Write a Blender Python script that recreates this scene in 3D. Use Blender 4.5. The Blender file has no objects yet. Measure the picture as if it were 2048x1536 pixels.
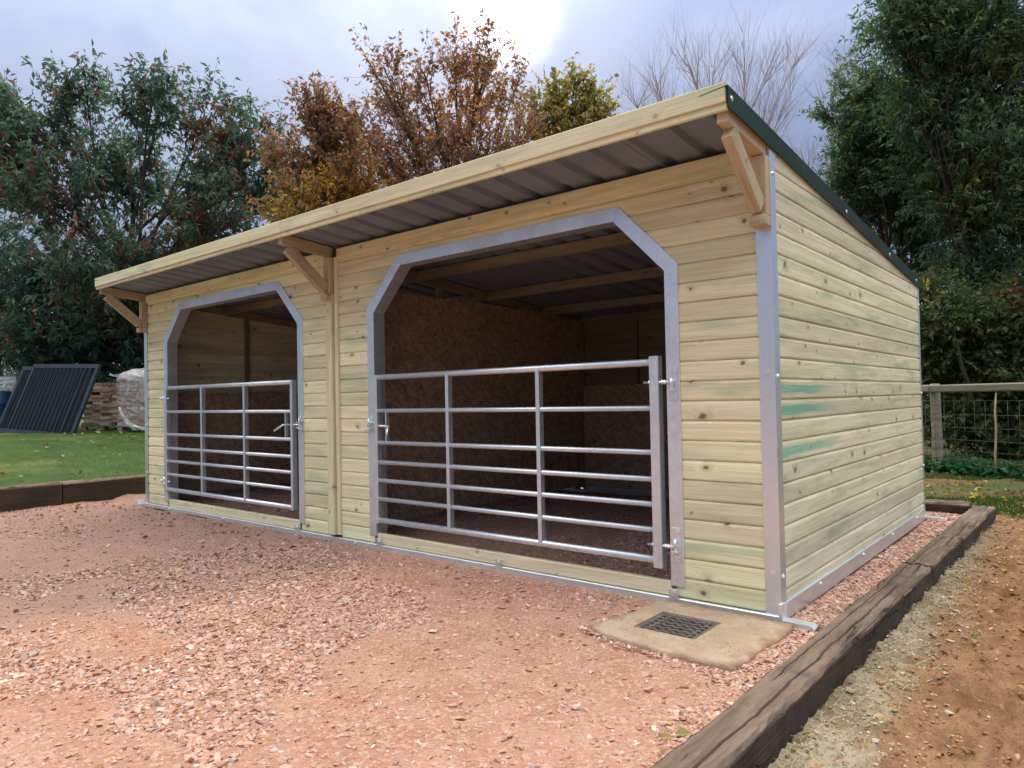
import bpy, bmesh, math, random
import numpy as np
from mathutils import Matrix, Vector
random.seed(7)
rng = np.random.default_rng(7)
SC = bpy.context.scene
COL = SC.collection

# ------------------------------------------------------------------ camera
cam = bpy.data.cameras.new('camera')
cam.sensor_width = 36.0
cam.lens = 1425.35 / 2048 * 36
cam.clip_end = 2000
cam.clip_start = 0.05
camo = bpy.data.objects.new('camera', cam)
COL.objects.link(camo)
yaw, pit, rol = 0.69523, 0.021168, -0.019146
_f = Vector((-math.sin(yaw) * math.cos(pit), math.cos(yaw) * math.cos(pit), math.sin(pit)))
_r = Vector((math.cos(yaw), math.sin(yaw), 0))
_u = _r.cross(_f)
_r2 = _r * math.cos(rol) + _u * math.sin(rol)
_u2 = -_r * math.sin(rol) + _u * math.cos(rol)
camo.matrix_world = Matrix(((_r2.x, _u2.x, -_f.x, 1.2867), (_r2.y, _u2.y, -_f.y, -3.6297), (_r2.z, _u2.z, -_f.z, 1.1161), (0, 0, 0, 1)))
SC.camera = camo

# ------------------------------------------------------------------ sky, sun, exposure
SUN_DIR = Vector((-0.561, 0.672, 0.477)).normalized()
world = bpy.data.worlds.new('World')
SC.world = world
world.use_nodes = True
wn = world.node_tree
wn.nodes.clear()


def nd(nt, typ, ins=None, **props):
    n = nt.nodes.new(typ)
    for k, v in props.items():
        setattr(n, k, v)
    for k, v in (ins or {}).items():
        if isinstance(v, bpy.types.NodeSocket):
            nt.links.new(v, n.inputs[k])
        else:
            n.inputs[k].default_value = v
    return n


def mth(nt, op, a, b=0.0, c=0.0, clamp=False):
    n = nt.nodes.new('ShaderNodeMath')
    n.operation = op
    n.use_clamp = clamp
    for i, v in enumerate((a, b, c)):
        if isinstance(v, bpy.types.NodeSocket):
            nt.links.new(v, n.inputs[i])
        else:
            n.inputs[i].default_value = v
    return n.outputs[0]


def vmul(nt, v, s):
    n = nd(nt, 'ShaderNodeVectorMath', {0: v, 1: s}, operation='MULTIPLY')
    return n.outputs[0]


def mix(nt, fac, a, b, blend='MIX'):
    n = nt.nodes.new('ShaderNodeMix')
    n.data_type = 'RGBA'
    n.blend_type = blend
    for s, v in ((n.inputs[0], fac), (n.inputs[6], a), (n.inputs[7], b)):
        if isinstance(v, bpy.types.NodeSocket):
            nt.links.new(v, s)
        elif isinstance(v, (tuple, list)):
            s.default_value = tuple(v) + ((1,) if len(v) == 3 else ())
        else:
            s.default_value = v
    return n.outputs[2]


def ramp(nt, fac, lo, hi):
    n = nd(nt, 'ShaderNodeMapRange', {0: fac, 1: lo, 2: hi, 3: 0.0, 4: 1.0}, interpolation_type='SMOOTHSTEP')
    return n.outputs[0]


def noise(nt, vec, scale, detail=3.0, rough=0.5, dist=0.0):
    return nd(nt, 'ShaderNodeTexNoise', {'Vector': vec, 'Scale': scale, 'Detail': detail, 'Roughness': rough, 'Distortion': dist})


sky = nd(wn, 'ShaderNodeTexSky', sky_type='NISHITA', sun_disc=False)
sky.sun_elevation = math.asin(SUN_DIR.z)
sky.sun_rotation = math.atan2(SUN_DIR.x, SUN_DIR.y)
tc = nd(wn, 'ShaderNodeTexCoord')
dirv = tc.outputs['Generated']
sep = nd(wn, 'ShaderNodeSeparateXYZ', {0: dirv})
zc = mth(wn, 'MAXIMUM', sep.outputs[2], 0.0)
inv = mth(wn, 'DIVIDE', 1.0, mth(wn, 'ADD', zc, 0.42))
cmb = nd(wn, 'ShaderNodeCombineXYZ', {0: inv, 1: inv, 2: inv})
plane = nd(wn, 'ShaderNodeVectorMath', {0: vmul(wn, dirv, cmb.outputs[0]), 1: (3.7, 1.9, 0.6)}, operation='ADD').outputs[0]
n1 = noise(wn, plane, 1.7, 5, 0.52, 0.35).outputs[0]
n2 = noise(wn, plane, 5.5, 4, 0.5, 0.2).outputs[0]
cl = mth(wn, 'ADD', mth(wn, 'MULTIPLY', n1, 0.8), mth(wn, 'MULTIPLY', n2, 0.2))
cf = ramp(wn, cl, 0.38, 0.62)
ccol = mix(wn, cf, (1.5, 2.02, 3.7), (2.65, 3.25, 5.0))
# overcast dome: brighter and more neutral towards the zenith, the same all the way round
z2 = mth(wn, 'MULTIPLY', zc, zc)
grad = mth(wn, 'ADD', mth(wn, 'MULTIPLY_ADD', zc, 0.32, 0.345), mth(wn, 'MULTIPLY', z2, mth(wn, 'MULTIPLY_ADD', zc, 4.4, 0.22)))
gcmb = nd(wn, 'ShaderNodeCombineXYZ', {0: mth(wn, 'MULTIPLY', grad, mth(wn, 'MULTIPLY_ADD', z2, 1.05, 1.0)), 1: mth(wn, 'MULTIPLY', grad, mth(wn, 'MULTIPLY_ADD', z2, 0.58, 1.0)), 2: mth(wn, 'MULTIPLY', grad, mth(wn, 'MULTIPLY_ADD', z2, -0.27, 1.0))})
ccol = vmul(wn, ccol, gcmb.outputs[0])
dot = nd(wn, 'ShaderNodeVectorMath', {0: dirv, 1: tuple(SUN_DIR)}, operation='DOT_PRODUCT').outputs['Value']
dotn = mth(wn, 'ADD', dot, mth(wn, 'MULTIPLY', mth(wn, 'SUBTRACT', n2, 0.5), 0.0035))
glow = mth(wn, 'ADD', mth(wn, 'MULTIPLY', mth(wn, 'POWER', ramp(wn, dotn, math.cos(math.radians(6.0)), 1.0), 4.0), 4.2),
           mth(wn, 'MULTIPLY', ramp(wn, dot, math.cos(math.radians(14)), 1.0), 0.6))
glc = nd(wn, 'ShaderNodeCombineXYZ', {0: glow, 1: glow, 2: mth(wn, 'MULTIPLY', glow, 0.93)})
ctot = nd(wn, 'ShaderNodeVectorMath', {0: ccol, 1: glc.outputs[0]}, operation='ADD').outputs[0]
final = mix(wn, 0.96, sky.outputs[0], ctot)
bg = nd(wn, 'ShaderNodeBackground', {'Color': final, 'Strength': 0.11})
nd(wn, 'ShaderNodeOutputWorld', {'Surface': bg.outputs[0]})

sun = bpy.data.lights.new('sun', 'SUN')
sun.energy = 1.3
sun.angle = math.radians(25)
sun.color = (1.0, 0.95, 0.88)
suno = bpy.data.objects.new('sun', sun)
COL.objects.link(suno)
suno.rotation_euler = SUN_DIR.to_track_quat('Z', 'Y').to_euler()
suno.location = (-12, 14, 12)

SC.view_settings.view_transform = 'Standard'
SC.view_settings.look = 'None'
SC.view_settings.exposure = 1.10
SC.view_settings.gamma = 1.0
SC.view_settings.use_curve_mapping = False
SC.render.engine = 'CYCLES'
SC.cycles.use_denoising = True
SC.cycles.max_bounces = 8
SC.cycles.transparent_max_bounces = 12

# ------------------------------------------------------------------ materials
MATS = {}


def new_mat(name):
    m = bpy.data.materials.new(name)
    m.use_nodes = True
    nt = m.node_tree
    nt.nodes.clear()
    MATS[name] = m
    return m, nt


def finish(nt, color, rough=0.7, metal=0.0, spec=0.35, bump=None, bump_d=0.002, bump_s=0.5):
    ins = {'Base Color': color if isinstance(color, bpy.types.NodeSocket) else tuple(color) + (1,), 'Roughness': rough, 'Metallic': metal, 'Specular IOR Level': spec}
    b = nd(nt, 'ShaderNodeBsdfPrincipled', ins)
    if bump is not None:
        bm_ = nd(nt, 'ShaderNodeBump', {'Height': bump, 'Distance': bump_d, 'Strength': bump_s})
        nt.links.new(bm_.outputs[0], b.inputs['Normal'])
    nd(nt, 'ShaderNodeOutputMaterial', {'Surface': b.outputs[0]})
    return b


def obj_coord(nt, jitter=37.0):
    t = nd(nt, 'ShaderNodeTexCoord').outputs['Object']
    r = nd(nt, 'ShaderNodeObjectInfo').outputs['Random']
    off = nd(nt, 'ShaderNodeCombineXYZ', {0: mth(nt, 'MULTIPLY', r, jitter), 1: mth(nt, 'MULTIPLY', r, jitter * .3), 2: mth(nt, 'MULTIPLY', r, jitter * .7)})
    return nd(nt, 'ShaderNodeVectorMath', {0: t, 1: off.outputs[0]}, operation='ADD').outputs[0], t, r


def wood_mat(name, light, dark, green=0.4, knots=1.0, stain=False, val=(0.84, 1.08), knotcol=(0.10, 0.075, 0.035)):
    m, nt = new_mat(name)
    P, raw, rnd = obj_coord(nt)
    spx = nd(nt, 'ShaderNodeSeparateXYZ', {0: P})
    vor = nd(nt, 'ShaderNodeTexVoronoi', {'Vector': nd(nt, 'ShaderNodeVectorMath', {0: nd(nt, 'ShaderNodeCombineXYZ', {0: mth(nt, 'MULTIPLY', spx.outputs[0], 3.3), 1: mth(nt, 'MULTIPLY', spx.outputs[2], 4.4)}).outputs[0], 1: vmul(nt, noise(nt, vmul(nt, P, (9, 9, 18)), 1.0, 2).outputs[1], (0.16, 0.16, 0.0))}, operation='ADD').outputs[0], 'Scale': 1.0}, voronoi_dimensions='2D')
    cr = nd(nt, 'ShaderNodeSeparateColor', {0: vor.outputs['Color']})
    keep = ramp(nt, cr.outputs[0], 0.16, 0.22)
    sz = mth(nt, 'MULTIPLY_ADD', mth(nt, 'POWER', cr.outputs[1], 2.4), 0.062, 0.022)
    dn = mth(nt, 'DIVIDE', vor.outputs['Distance'], sz)
    bend = mth(nt, 'MULTIPLY', mth(nt, 'MULTIPLY', ramp(nt, dn, 5.0, 0.4), keep), 0.030)
    PB = nd(nt, 'ShaderNodeVectorMath', {0: P, 1: nd(nt, 'ShaderNodeCombineXYZ', {0: 0.0, 1: bend, 2: bend}).outputs[0]}, operation='ADD').outputs[0]
    g1 = noise(nt, vmul(nt, PB, (0.9, 7, 17)), 1.0, 4, 0.6, 0.6).outputs[0]
    g2 = noise(nt, vmul(nt, PB, (2.2, 60, 150)), 1.0, 4, 0.65).outputs[0]
    g3 = noise(nt, vmul(nt, P, (1.4, 4, 9)), 1.0, 3, 0.55).outputs[0]
    col = mix(nt, ramp(nt, g1, 0.36, 0.66), light, dark)
    col = mix(nt, mth(nt, 'MULTIPLY', ramp(nt, g2, 0.45, 0.66), 0.40), col, tuple(c * 0.62 for c in dark))
    gr = mth(nt, 'MULTIPLY', ramp(nt, g3, 0.50, 0.74), green)
    col = mix(nt, gr, col, (0.40, 0.47, 0.30))
    if stain:
        sp = nd(nt, 'ShaderNodeSeparateXYZ', {0: raw})
        wob = noise(nt, vmul(nt, P, (3.0, 10, 26)), 1.0, 3, 0.6).outputs[0]
        zz = mth(nt, 'ABSOLUTE', mth(nt, 'SUBTRACT', sp.outputs[2], mth(nt, 'MULTIPLY_ADD', wob, 0.05, 0.028)))
        band = ramp(nt, zz, 0.032, 0.018)
        xx = mth(nt, 'SUBTRACT', 3.62, sp.outputs[0])
        fall = ramp(nt, mth(nt, 'ADD', xx, mth(nt, 'MULTIPLY', wob, 0.6)), 1.45, 0.75)
        col = mix(nt, mth(nt, 'MULTIPLY', mth(nt, 'MULTIPLY', mth(nt, 'MULTIPLY', band, fall), ramp(nt, g2, 0.74, 0.46)), 0.95), col, (0.20, 0.50, 0.36))
    halo = mth(nt, 'MULTIPLY', mth(nt, 'MULTIPLY', ramp(nt, dn, 3.2, 0.8), keep), 0.40 * knots)
    core = mth(nt, 'MULTIPLY', mth(nt, 'MULTIPLY', ramp(nt, dn, 1.25, 0.45), keep), 0.80 * knots)
    col = mix(nt, halo, col, tuple(c * 0.60 for c in dark))
    col = mix(nt, core, col, knotcol)
    v = mth(nt, 'MULTIPLY_ADD', rnd, val[1] - val[0], val[0])
    hs = nd(nt, 'ShaderNodeHueSaturation', {'Hue': mth(nt, 'MULTIPLY_ADD', nd(nt, 'ShaderNodeTexWhiteNoise', {'W': mth(nt, 'MULTIPLY', rnd, 91.7)}, noise_dimensions='1D').outputs[0], 0.030, 0.485), 'Saturation': 1.0, 'Value': v, 'Color': col})
    hgt = mth(nt, 'ADD', mth(nt, 'MULTIPLY', g2, 0.6), mth(nt, 'MULTIPLY', g1, 0.4))
    finish(nt, hs.outputs[0], 0.72, 0, 0.25, hgt, 0.0012, 0.6)
    return m


wood_mat('board_wood', (0.88, 0.825, 0.53), (0.74, 0.665, 0.405), green=0.6, knots=1.0)
wood_mat('side_wood', (0.84, 0.805, 0.57), (0.68, 0.635, 0.425), green=0.85, knots=0.9)
wood_mat('stained_wood', (0.84, 0.805, 0.57), (0.68, 0.635, 0.425), green=0.7, knots=0.8, stain=True)
wood_mat('fascia_wood', (0.82, 0.76, 0.51), (0.68, 0.60, 0.38), green=0.5, knots=0.5)
wood_mat('raw_wood', (0.62, 0.51, 0.35), (0.47, 0.37, 0.235), green=0.06, knots=0.7)
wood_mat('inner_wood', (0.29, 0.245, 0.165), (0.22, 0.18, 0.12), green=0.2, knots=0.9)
wood_mat('fence_wood', (0.30, 0.255, 0.21), (0.20, 0.165, 0.135), green=0.12, knots=0.6, val=(0.8, 1.1))


def galv_mat(name, base, rough, var=0.12):
    m, nt = new_mat(name)
    P, raw, rnd = obj_coord(nt, 11)
    v = nd(nt, 'ShaderNodeTexVoronoi', {'Vector': P, 'Scale': 55.0})
    c = nd(nt, 'ShaderNodeSeparateColor', {0: v.outputs['Color']}).outputs[0]
    n_ = noise(nt, vmul(nt, P, (2, 2, 2)), 2.2, 5, 0.65).outputs[0]
    k = mth(nt, 'ADD', mth(nt, 'MULTIPLY', c, var), mth(nt, 'MULTIPLY', ramp(nt, n_, 0.35, 0.7), var * 2.0))
    col = mix(nt, k, base, tuple(b * 0.55 for b in base))
    sp = noise(nt, P, 38.0, 2, 0.5).outputs[0]
    col = mix(nt, mth(nt, 'MULTIPLY', ramp(nt, sp, 0.68, 0.78), 0.22), col, (0.42, 0.41, 0.41))
    rg = mth(nt, 'MULTIPLY_ADD', n_, 0.25, rough - 0.10)
    finish(nt, col, rg, 0.74, 0.5, n_, 0.002, 0.2)
    return m


galv_mat('galvanised', (0.82, 0.885, 0.93), 0.36, 0.16)
galv_mat('galvanised_smooth', (0.74, 0.80, 0.86), 0.30, 0.07)
galv_mat('zinc_bolt', (0.85, 0.86, 0.88), 0.25, 0.03)


def osb_mat():
    m, nt = new_mat('osb')
    P = nd(nt, 'ShaderNodeTexCoord').outputs['Object']
    cols = None
    hts = None
    for i, (sx, sz, ang) in enumerate(((13, 52, 0.3), (40, 14, 0.6), (15, 55, -0.7))):
        mp = nd(nt, 'ShaderNodeMapping', {'Vector': P, 'Rotation': (0.0, ang, 0.0)})
        mp2 = vmul(nt, mp.outputs[0], (sx, sx, sz))
        ad = nd(nt, 'ShaderNodeVectorMath', {0: mp2, 1: (i * 13.1, i * 7.7, i * 3.3)}, operation='ADD').outputs[0]
        v = nd(nt, 'ShaderNodeTexVoronoi', {'Vector': ad, 'Scale': 1.0, 'Randomness': 1.0})
        s = nd(nt, 'ShaderNodeSeparateColor', {0: v.outputs['Color']})
        c = mix(nt, s.outputs[0], (0.30, 0.19, 0.12), (0.54, 0.385, 0.25))
        if cols is None:
            cols, hts = c, s.outputs[1]
        else:
            msk = ramp(nt, s.outputs[2], 0.55, 0.62)
            cols = mix(nt, msk, cols, c)
            hts = mth(nt, 'ADD', hts, mth(nt, 'MULTIPLY', msk, s.outputs[1]))
    n_ = noise(nt, P, 26.0, 3).outputs[0]
    cols = mix(nt, mth(nt, 'MULTIPLY', ramp(nt, n_, 0.60, 0.72), 0.6), cols, (0.11, 0.06, 0.03))
    finish(nt, cols, 0.65, 0, 0.3, hts, 0.0015, 0.5)


osb_mat()


def noisy(name, c1, c2, scale, rough=0.8, detail=5, lo=0.35, hi=0.65, bump=0.0, metal=0.0, spec=0.3, c3=None, scale3=3.0, bscale=None):
    m, nt = new_mat(name)
    P, raw, rnd = obj_coord(nt, 9)
    n_ = noise(nt, P, scale, detail, 0.6).outputs[0]
    col = mix(nt, ramp(nt, n_, lo, hi), c1, c2)
    if c3:
        n3 = noise(nt, P, scale3, 4, 0.6).outputs[0]
        col = mix(nt, ramp(nt, n3, 0.5, 0.68), col, c3)
    h = noise(nt, P, bscale or scale * 2, 6, 0.65).outputs[0]
    finish(nt, col, rough, metal, spec, h if bump else None, bump, 0.8)
    return m


noisy('roof_metal', (0.19, 0.225, 0.285), (0.15, 0.18, 0.23), 1.6, 0.55, c3=(0.225, 0.26, 0.315), scale3=0.8)
noisy('green_metal', (0.012, 0.036, 0.026), (0.018, 0.046, 0.034), 3.0, 0.7, spec=0.2)
noisy('black_paint', (0.014, 0.020, 0.029), (0.021, 0.028, 0.039), 3.0, 0.42, spec=0.5)
noisy('cast_iron', (0.11, 0.095, 0.086), (0.19, 0.16, 0.14), 30.0, 0.7, bump=0.001)
noisy('pit_dark', (0.01, 0.009, 0.008), (0.015, 0.013, 0.012), 5.0, 0.9)
noisy('blue_plastic', (0.012, 0.035, 0.11), (0.018, 0.045, 0.13), 3.0, 0.35, spec=0.5)
noisy('white_paint', (0.62, 0.62, 0.60), (0.72, 0.72, 0.70), 4.0, 0.6)
noisy('pallet_wood', (0.30, 0.25, 0.19), (0.20, 0.165, 0.125), 9.0, 0.85)
noisy('red_plastic', (0.30, 0.05, 0.045), (0.24, 0.04, 0.035), 6.0, 0.5)
noisy('fence_wire', (0.07, 0.07, 0.065), (0.11, 0.11, 0.10), 8.0, 0.6, metal=0.5)
noisy('straw', (0.50, 0.42, 0.27), (0.38, 0.30, 0.18), 20.0, 0.9)


def concrete_mat():
    m, nt = new_mat('concrete')
    P = nd(nt, 'ShaderNodeTexCoord').outputs['Object']
    n_ = noise(nt, P, 4.5, 6, 0.62).outputs[0]
    f_ = noise(nt, P, 90.0, 4, 0.6).outputs[0]
    col = mix(nt, ramp(nt, n_, 0.36, 0.64), (0.43, 0.305, 0.215), (0.52, 0.385, 0.285))
    col = mix(nt, mth(nt, 'MULTIPLY', ramp(nt, f_, 0.5, 0.75), 0.35), col, (0.24, 0.175, 0.11))
    d_ = noise(nt, P, 5.0, 5, 0.65).outputs[0]
    sp = nd(nt, 'ShaderNodeSeparateXYZ', {0: P})
    ex = mth(nt, 'ABSOLUTE', mth(nt, 'MULTIPLY_ADD', sp.outputs[0], 1 / 0.41, 0.30 / 0.41))
    ey = mth(nt, 'ABSOLUTE', mth(nt, 'MULTIPLY_ADD', sp.outputs[1], 1 / 0.375, 0.43 / 0.375))
    eg = mth(nt, 'ADD', mth(nt, 'MAXIMUM', ex, ey), mth(nt, 'MULTIPLY', mth(nt, 'SUBTRACT', d_, 0.5), 0.9))
    dirt = mth(nt, 'MAXIMUM', mth(nt, 'MULTIPLY', ramp(nt, eg, 0.78, 1.02), 0.75), mth(nt, 'MULTIPLY', ramp(nt, d_, 0.56, 0.70), 0.4))
    col = mix(nt, dirt, col, mix(nt, f_, (0.20, 0.115, 0.065), (0.36, 0.20, 0.13)))
    finish(nt, col, 0.9, 0, 0.2, mth(nt, 'ADD', f_, mth(nt, 'MULTIPLY', d_, 1.5)), 0.007, 0.9)


concrete_mat()


def gravel_mat():
    m, nt = new_mat('gravel_ground')
    P = nd(nt, 'ShaderNodeTexCoord').outputs['Object']
    big = noise(nt, P, 0.55, 4, 0.55, 0.4).outputs[0]
    mid = noise(nt, P, 4.0, 5, 0.6).outputs[0]
    fine = noise(nt, P, 60.0, 4, 0.65).outputs[0]
    v = nd(nt, 'ShaderNodeTexVoronoi', {'Vector': P, 'Scale': 62.0})
    vc = nd(nt, 'ShaderNodeSeparateColor', {0: v.outputs['Color']})
    col = mix(nt, ramp(nt, mid, 0.34, 0.66), (0.43, 0.205, 0.14), (0.52, 0.28, 0.205))
    chips = ramp(nt, vc.outputs[0], 0.50, 0.62)
    chip = mix(nt, vc.outputs[1], (0.39, 0.195, 0.14), (0.62, 0.41, 0.32))
    col = mix(nt, mth(nt, 'MULTIPLY', chips, 0.75), col, chip)
    col = mix(nt, mth(nt, 'MULTIPLY', ramp(nt, fine, 0.55, 0.75), 0.4), col, (0.22, 0.10, 0.065))
    # darker, purplish left front: dampness plus soft shelter shade put into the colour
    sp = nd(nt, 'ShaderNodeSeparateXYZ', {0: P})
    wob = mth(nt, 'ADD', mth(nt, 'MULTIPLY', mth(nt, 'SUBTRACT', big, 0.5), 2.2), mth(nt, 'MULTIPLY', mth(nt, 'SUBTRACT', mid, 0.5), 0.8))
    damp_shade = ramp(nt, mth(nt, 'ADD', sp.outputs[0], wob), -2.7, -3.7)
    damp_shade = mth(nt, 'MULTIPLY', damp_shade, ramp(nt, mth(nt, 'ADD', sp.outputs[0], wob), -8.3, -7.5))
    inside = ramp(nt, sp.outputs[1], -0.05, 0.1)  # gravel under the roof, shade put into its colour
    damp_shade = mth(nt, 'MAXIMUM', mth(nt, 'MULTIPLY', damp_shade, 0.72), mth(nt, 'MULTIPLY', inside, 0.5))
    col = mix(nt, damp_shade, col, mix(nt, mid, (0.22, 0.135, 0.115), (0.32, 0.215, 0.19)))
    rust = ramp(nt, noise(nt, P, 1.1, 4, 0.6, 0.8).outputs[0], 0.58, 0.74)
    col = mix(nt, mth(nt, 'MULTIPLY', rust, 0.4), col, (0.42, 0.19, 0.10))
    h = mth(nt, 'ADD', mth(nt, 'MULTIPLY', fine, 0.7), mth(nt, 'MULTIPLY', v.outputs['Distance'], -1.2))
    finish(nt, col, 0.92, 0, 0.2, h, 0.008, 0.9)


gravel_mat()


def soil_mat(name, pal, greenish=0.0):
    m, nt = new_mat(name)
    P = nd(nt, 'ShaderNodeTexCoord').outputs['Object']
    big = noise(nt, P, 1.3, 4, 0.6).outputs[0]
    mid = noise(nt, P, 7.0, 5, 0.65).outputs[0]
    fine = noise(nt, P, 70.0, 4, 0.65).outputs[0]
    col = mix(nt, ramp(nt, mid, 0.33, 0.67), pal[0], pal[1])
    col = mix(nt, mth(nt, 'MULTIPLY', ramp(nt, fine, 0.48, 0.74), 0.5), col, tuple(c * 0.5 for c in pal[0]))
    if greenish:
        col = mix(nt, mth(nt, 'MULTIPLY', ramp(nt, big, 0.40, 0.58), greenish), col, (0.052, 0.080, 0.022))
    else:
        # pale chalky rubble spilled along the outer side of the sleepers
        sp = nd(nt, 'ShaderNodeSeparateXYZ', {0: P})
        wob = mth(nt, 'MULTIPLY', mth(nt, 'SUBTRACT', big, 0.5), 0.55)
        wob2 = mth(nt, 'MULTIPLY', mth(nt, 'SUBTRACT', mid, 0.5), 0.22)
        k = ramp(nt, mth(nt, 'ADD', mth(nt, 'ADD', sp.outputs[0], mth(nt, 'MULTIPLY', sp.outputs[1], 0.035)), mth(nt, 'ADD', wob, wob2)), 0.66, 0.54)
        pale = mix(nt, ramp(nt, mid, 0.38, 0.62), (0.25, 0.185, 0.115), (0.47, 0.40, 0.30))
        pale = mix(nt, mth(nt, 'MULTIPLY', ramp(nt, fine, 0.45, 0.7), 0.6), pale, (0.20, 0.145, 0.085))
        col = mix(nt, mth(nt, 'MULTIPLY', k, 0.9), col, pale)
    h = mth(nt, 'ADD', mth(nt, 'MULTIPLY', fine, 0.6), mid)
    finish(nt, col, 0.95, 0, 0.15, h, 0.022, 1.0)


soil_mat('soil', ((0.24, 0.125, 0.065), (0.37, 0.205, 0.115)))
soil_mat('verge_soil', ((0.13, 0.075, 0.035), (0.19, 0.115, 0.06)), 0.85)
noisy('lawn_ground', (0.040, 0.075, 0.016), (0.060, 0.105, 0.022), 2.2, 0.95, c3=(0.12, 0.14, 0.04), scale3=0.7, bump=0.01)
noisy('terrain_ground', (0.05, 0.065, 0.02), (0.085, 0.075, 0.035), 0.9, 0.95)


def sleeper_mat():
    m, nt = new_mat('sleeper_wood')
    P, raw, rnd = obj_coord(nt, 23)
    g = noise(nt, vmul(nt, P, (2.0, 22, 22)), 1.0, 5, 0.65, 0.4).outputs[0]
    b_ = noise(nt, P, 3.0, 5, 0.6).outputs[0]
    col = mix(nt, ramp(nt, g, 0.33, 0.66), (0.125, 0.085, 0.065), (0.235, 0.165, 0.125))
    col = mix(nt, mth(nt, 'MULTIPLY', ramp(nt, b_, 0.52, 0.68), 0.6), col, (0.075, 0.052, 0.041))
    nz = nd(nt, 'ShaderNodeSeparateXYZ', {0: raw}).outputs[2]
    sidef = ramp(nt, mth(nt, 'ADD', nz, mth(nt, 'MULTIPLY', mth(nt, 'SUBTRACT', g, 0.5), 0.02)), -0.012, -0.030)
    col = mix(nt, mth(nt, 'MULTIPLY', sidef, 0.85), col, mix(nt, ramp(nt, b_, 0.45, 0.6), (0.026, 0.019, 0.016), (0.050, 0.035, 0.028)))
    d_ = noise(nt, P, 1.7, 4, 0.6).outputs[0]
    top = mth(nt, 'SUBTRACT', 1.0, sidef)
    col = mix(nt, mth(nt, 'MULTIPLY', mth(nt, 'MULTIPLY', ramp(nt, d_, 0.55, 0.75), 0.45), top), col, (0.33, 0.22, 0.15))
    ck = nd(nt, 'ShaderNodeTexVoronoi', {'Vector': nd(nt, 'ShaderNodeVectorMath', {0: vmul(nt, P, (0.35, 26, 26)), 1: vmul(nt, noise(nt, vmul(nt, P, (3, 8, 8)), 1.0, 3).outputs[1], (0.4, 0.5, 0.5))}, operation='ADD').outputs[0], 'Scale': 1.0}, feature='DISTANCE_TO_EDGE')
    crack = mth(nt, 'MULTIPLY', ramp(nt, ck.outputs[0], 0.030, 0.006), ramp(nt, noise(nt, vmul(nt, P, (1.2, 9, 9)), 1.0, 2).outputs[0], 0.47, 0.60))
    col = mix(nt, mth(nt, 'MULTIPLY', crack, 0.7), col, (0.014, 0.010, 0.008))
    h = mth(nt, 'SUBTRACT', g, mth(nt, 'MULTIPLY', crack, 1.5))
    finish(nt, col, 0.85, 0, 0.25, h, 0.006, 0.8)


sleeper_mat()


def vcol_mat(name, rough=0.85, spec=0.25, fine=60.0, amt=0.25, translucent=0.0, gloss=0.0):
    m, nt = new_mat(name)
    a = nd(nt, 'ShaderNodeAttribute', attribute_name='col')
    col = a.outputs['Color']
    if fine:
        P = nd(nt, 'ShaderNodeTexCoord').outputs['Object']
        n_ = noise(nt, P, fine, 3, 0.6).outputs[0]
        col = mix(nt, mth(nt, 'MULTIPLY', ramp(nt, n_, 0.4, 0.7), amt), col, vmul(nt, col, (0.45, 0.42, 0.40)))
    if translucent:
        b = nd(nt, 'ShaderNodeBsdfPrincipled', {'Base Color': col, 'Roughness': rough, 'Specular IOR Level': spec})
        t = nd(nt, 'ShaderNodeBsdfTranslucent', {'Color': vmul(nt, col, (1.05, 1.08, 0.85))})
        mx = nd(nt, 'ShaderNodeMixShader', {0: translucent, 1: b.outputs[0], 2: t.outputs[0]})
        nd(nt, 'ShaderNodeOutputMaterial', {'Surface': mx.outputs[0]})
    else:
        finish(nt, col, rough, 0, spec)


vcol_mat('stone', fine=45.0, amt=0.25)
vcol_mat('leaf', rough=0.5, spec=0.35, fine=0, translucent=0.50)
vcol_mat('blade', rough=0.6, spec=0.25, fine=0, translucent=0.25)
noisy('bark', (0.085, 0.066, 0.05), (0.05, 0.04, 0.032), 6.0, 0.9, bump=0.01)
noisy('twig_bark', (0.46, 0.37, 0.38), (0.38, 0.31, 0.32), 6.0, 0.8)
noisy('pale_bark', (0.44, 0.36, 0.27), (0.34, 0.27, 0.20), 12.0, 0.8)


def brick_mat():
    m, nt = new_mat('brick_clay')
    P, raw, rnd = obj_coord(nt, 31)
    wn_ = nd(nt, 'ShaderNodeTexWhiteNoise', {'W': mth(nt, 'MULTIPLY', rnd, 117.3)}, noise_dimensions='1D').outputs[0]
    col = mix(nt, wn_, (0.20, 0.105, 0.075), (0.37, 0.25, 0.18))
    col = mix(nt, ramp(nt, rnd, 0.72, 0.80), col, (0.42, 0.36, 0.28))
    n_ = noise(nt, P, 14.0, 4, 0.6).outputs[0]
    col = mix(nt, mth(nt, 'MULTIPLY', ramp(nt, n_, 0.5, 0.7), 0.6), col, (0.40, 0.37, 0.34))
    finish(nt, col, 0.9, 0, 0.2, n_, 0.004, 0.5)


brick_mat()


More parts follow.
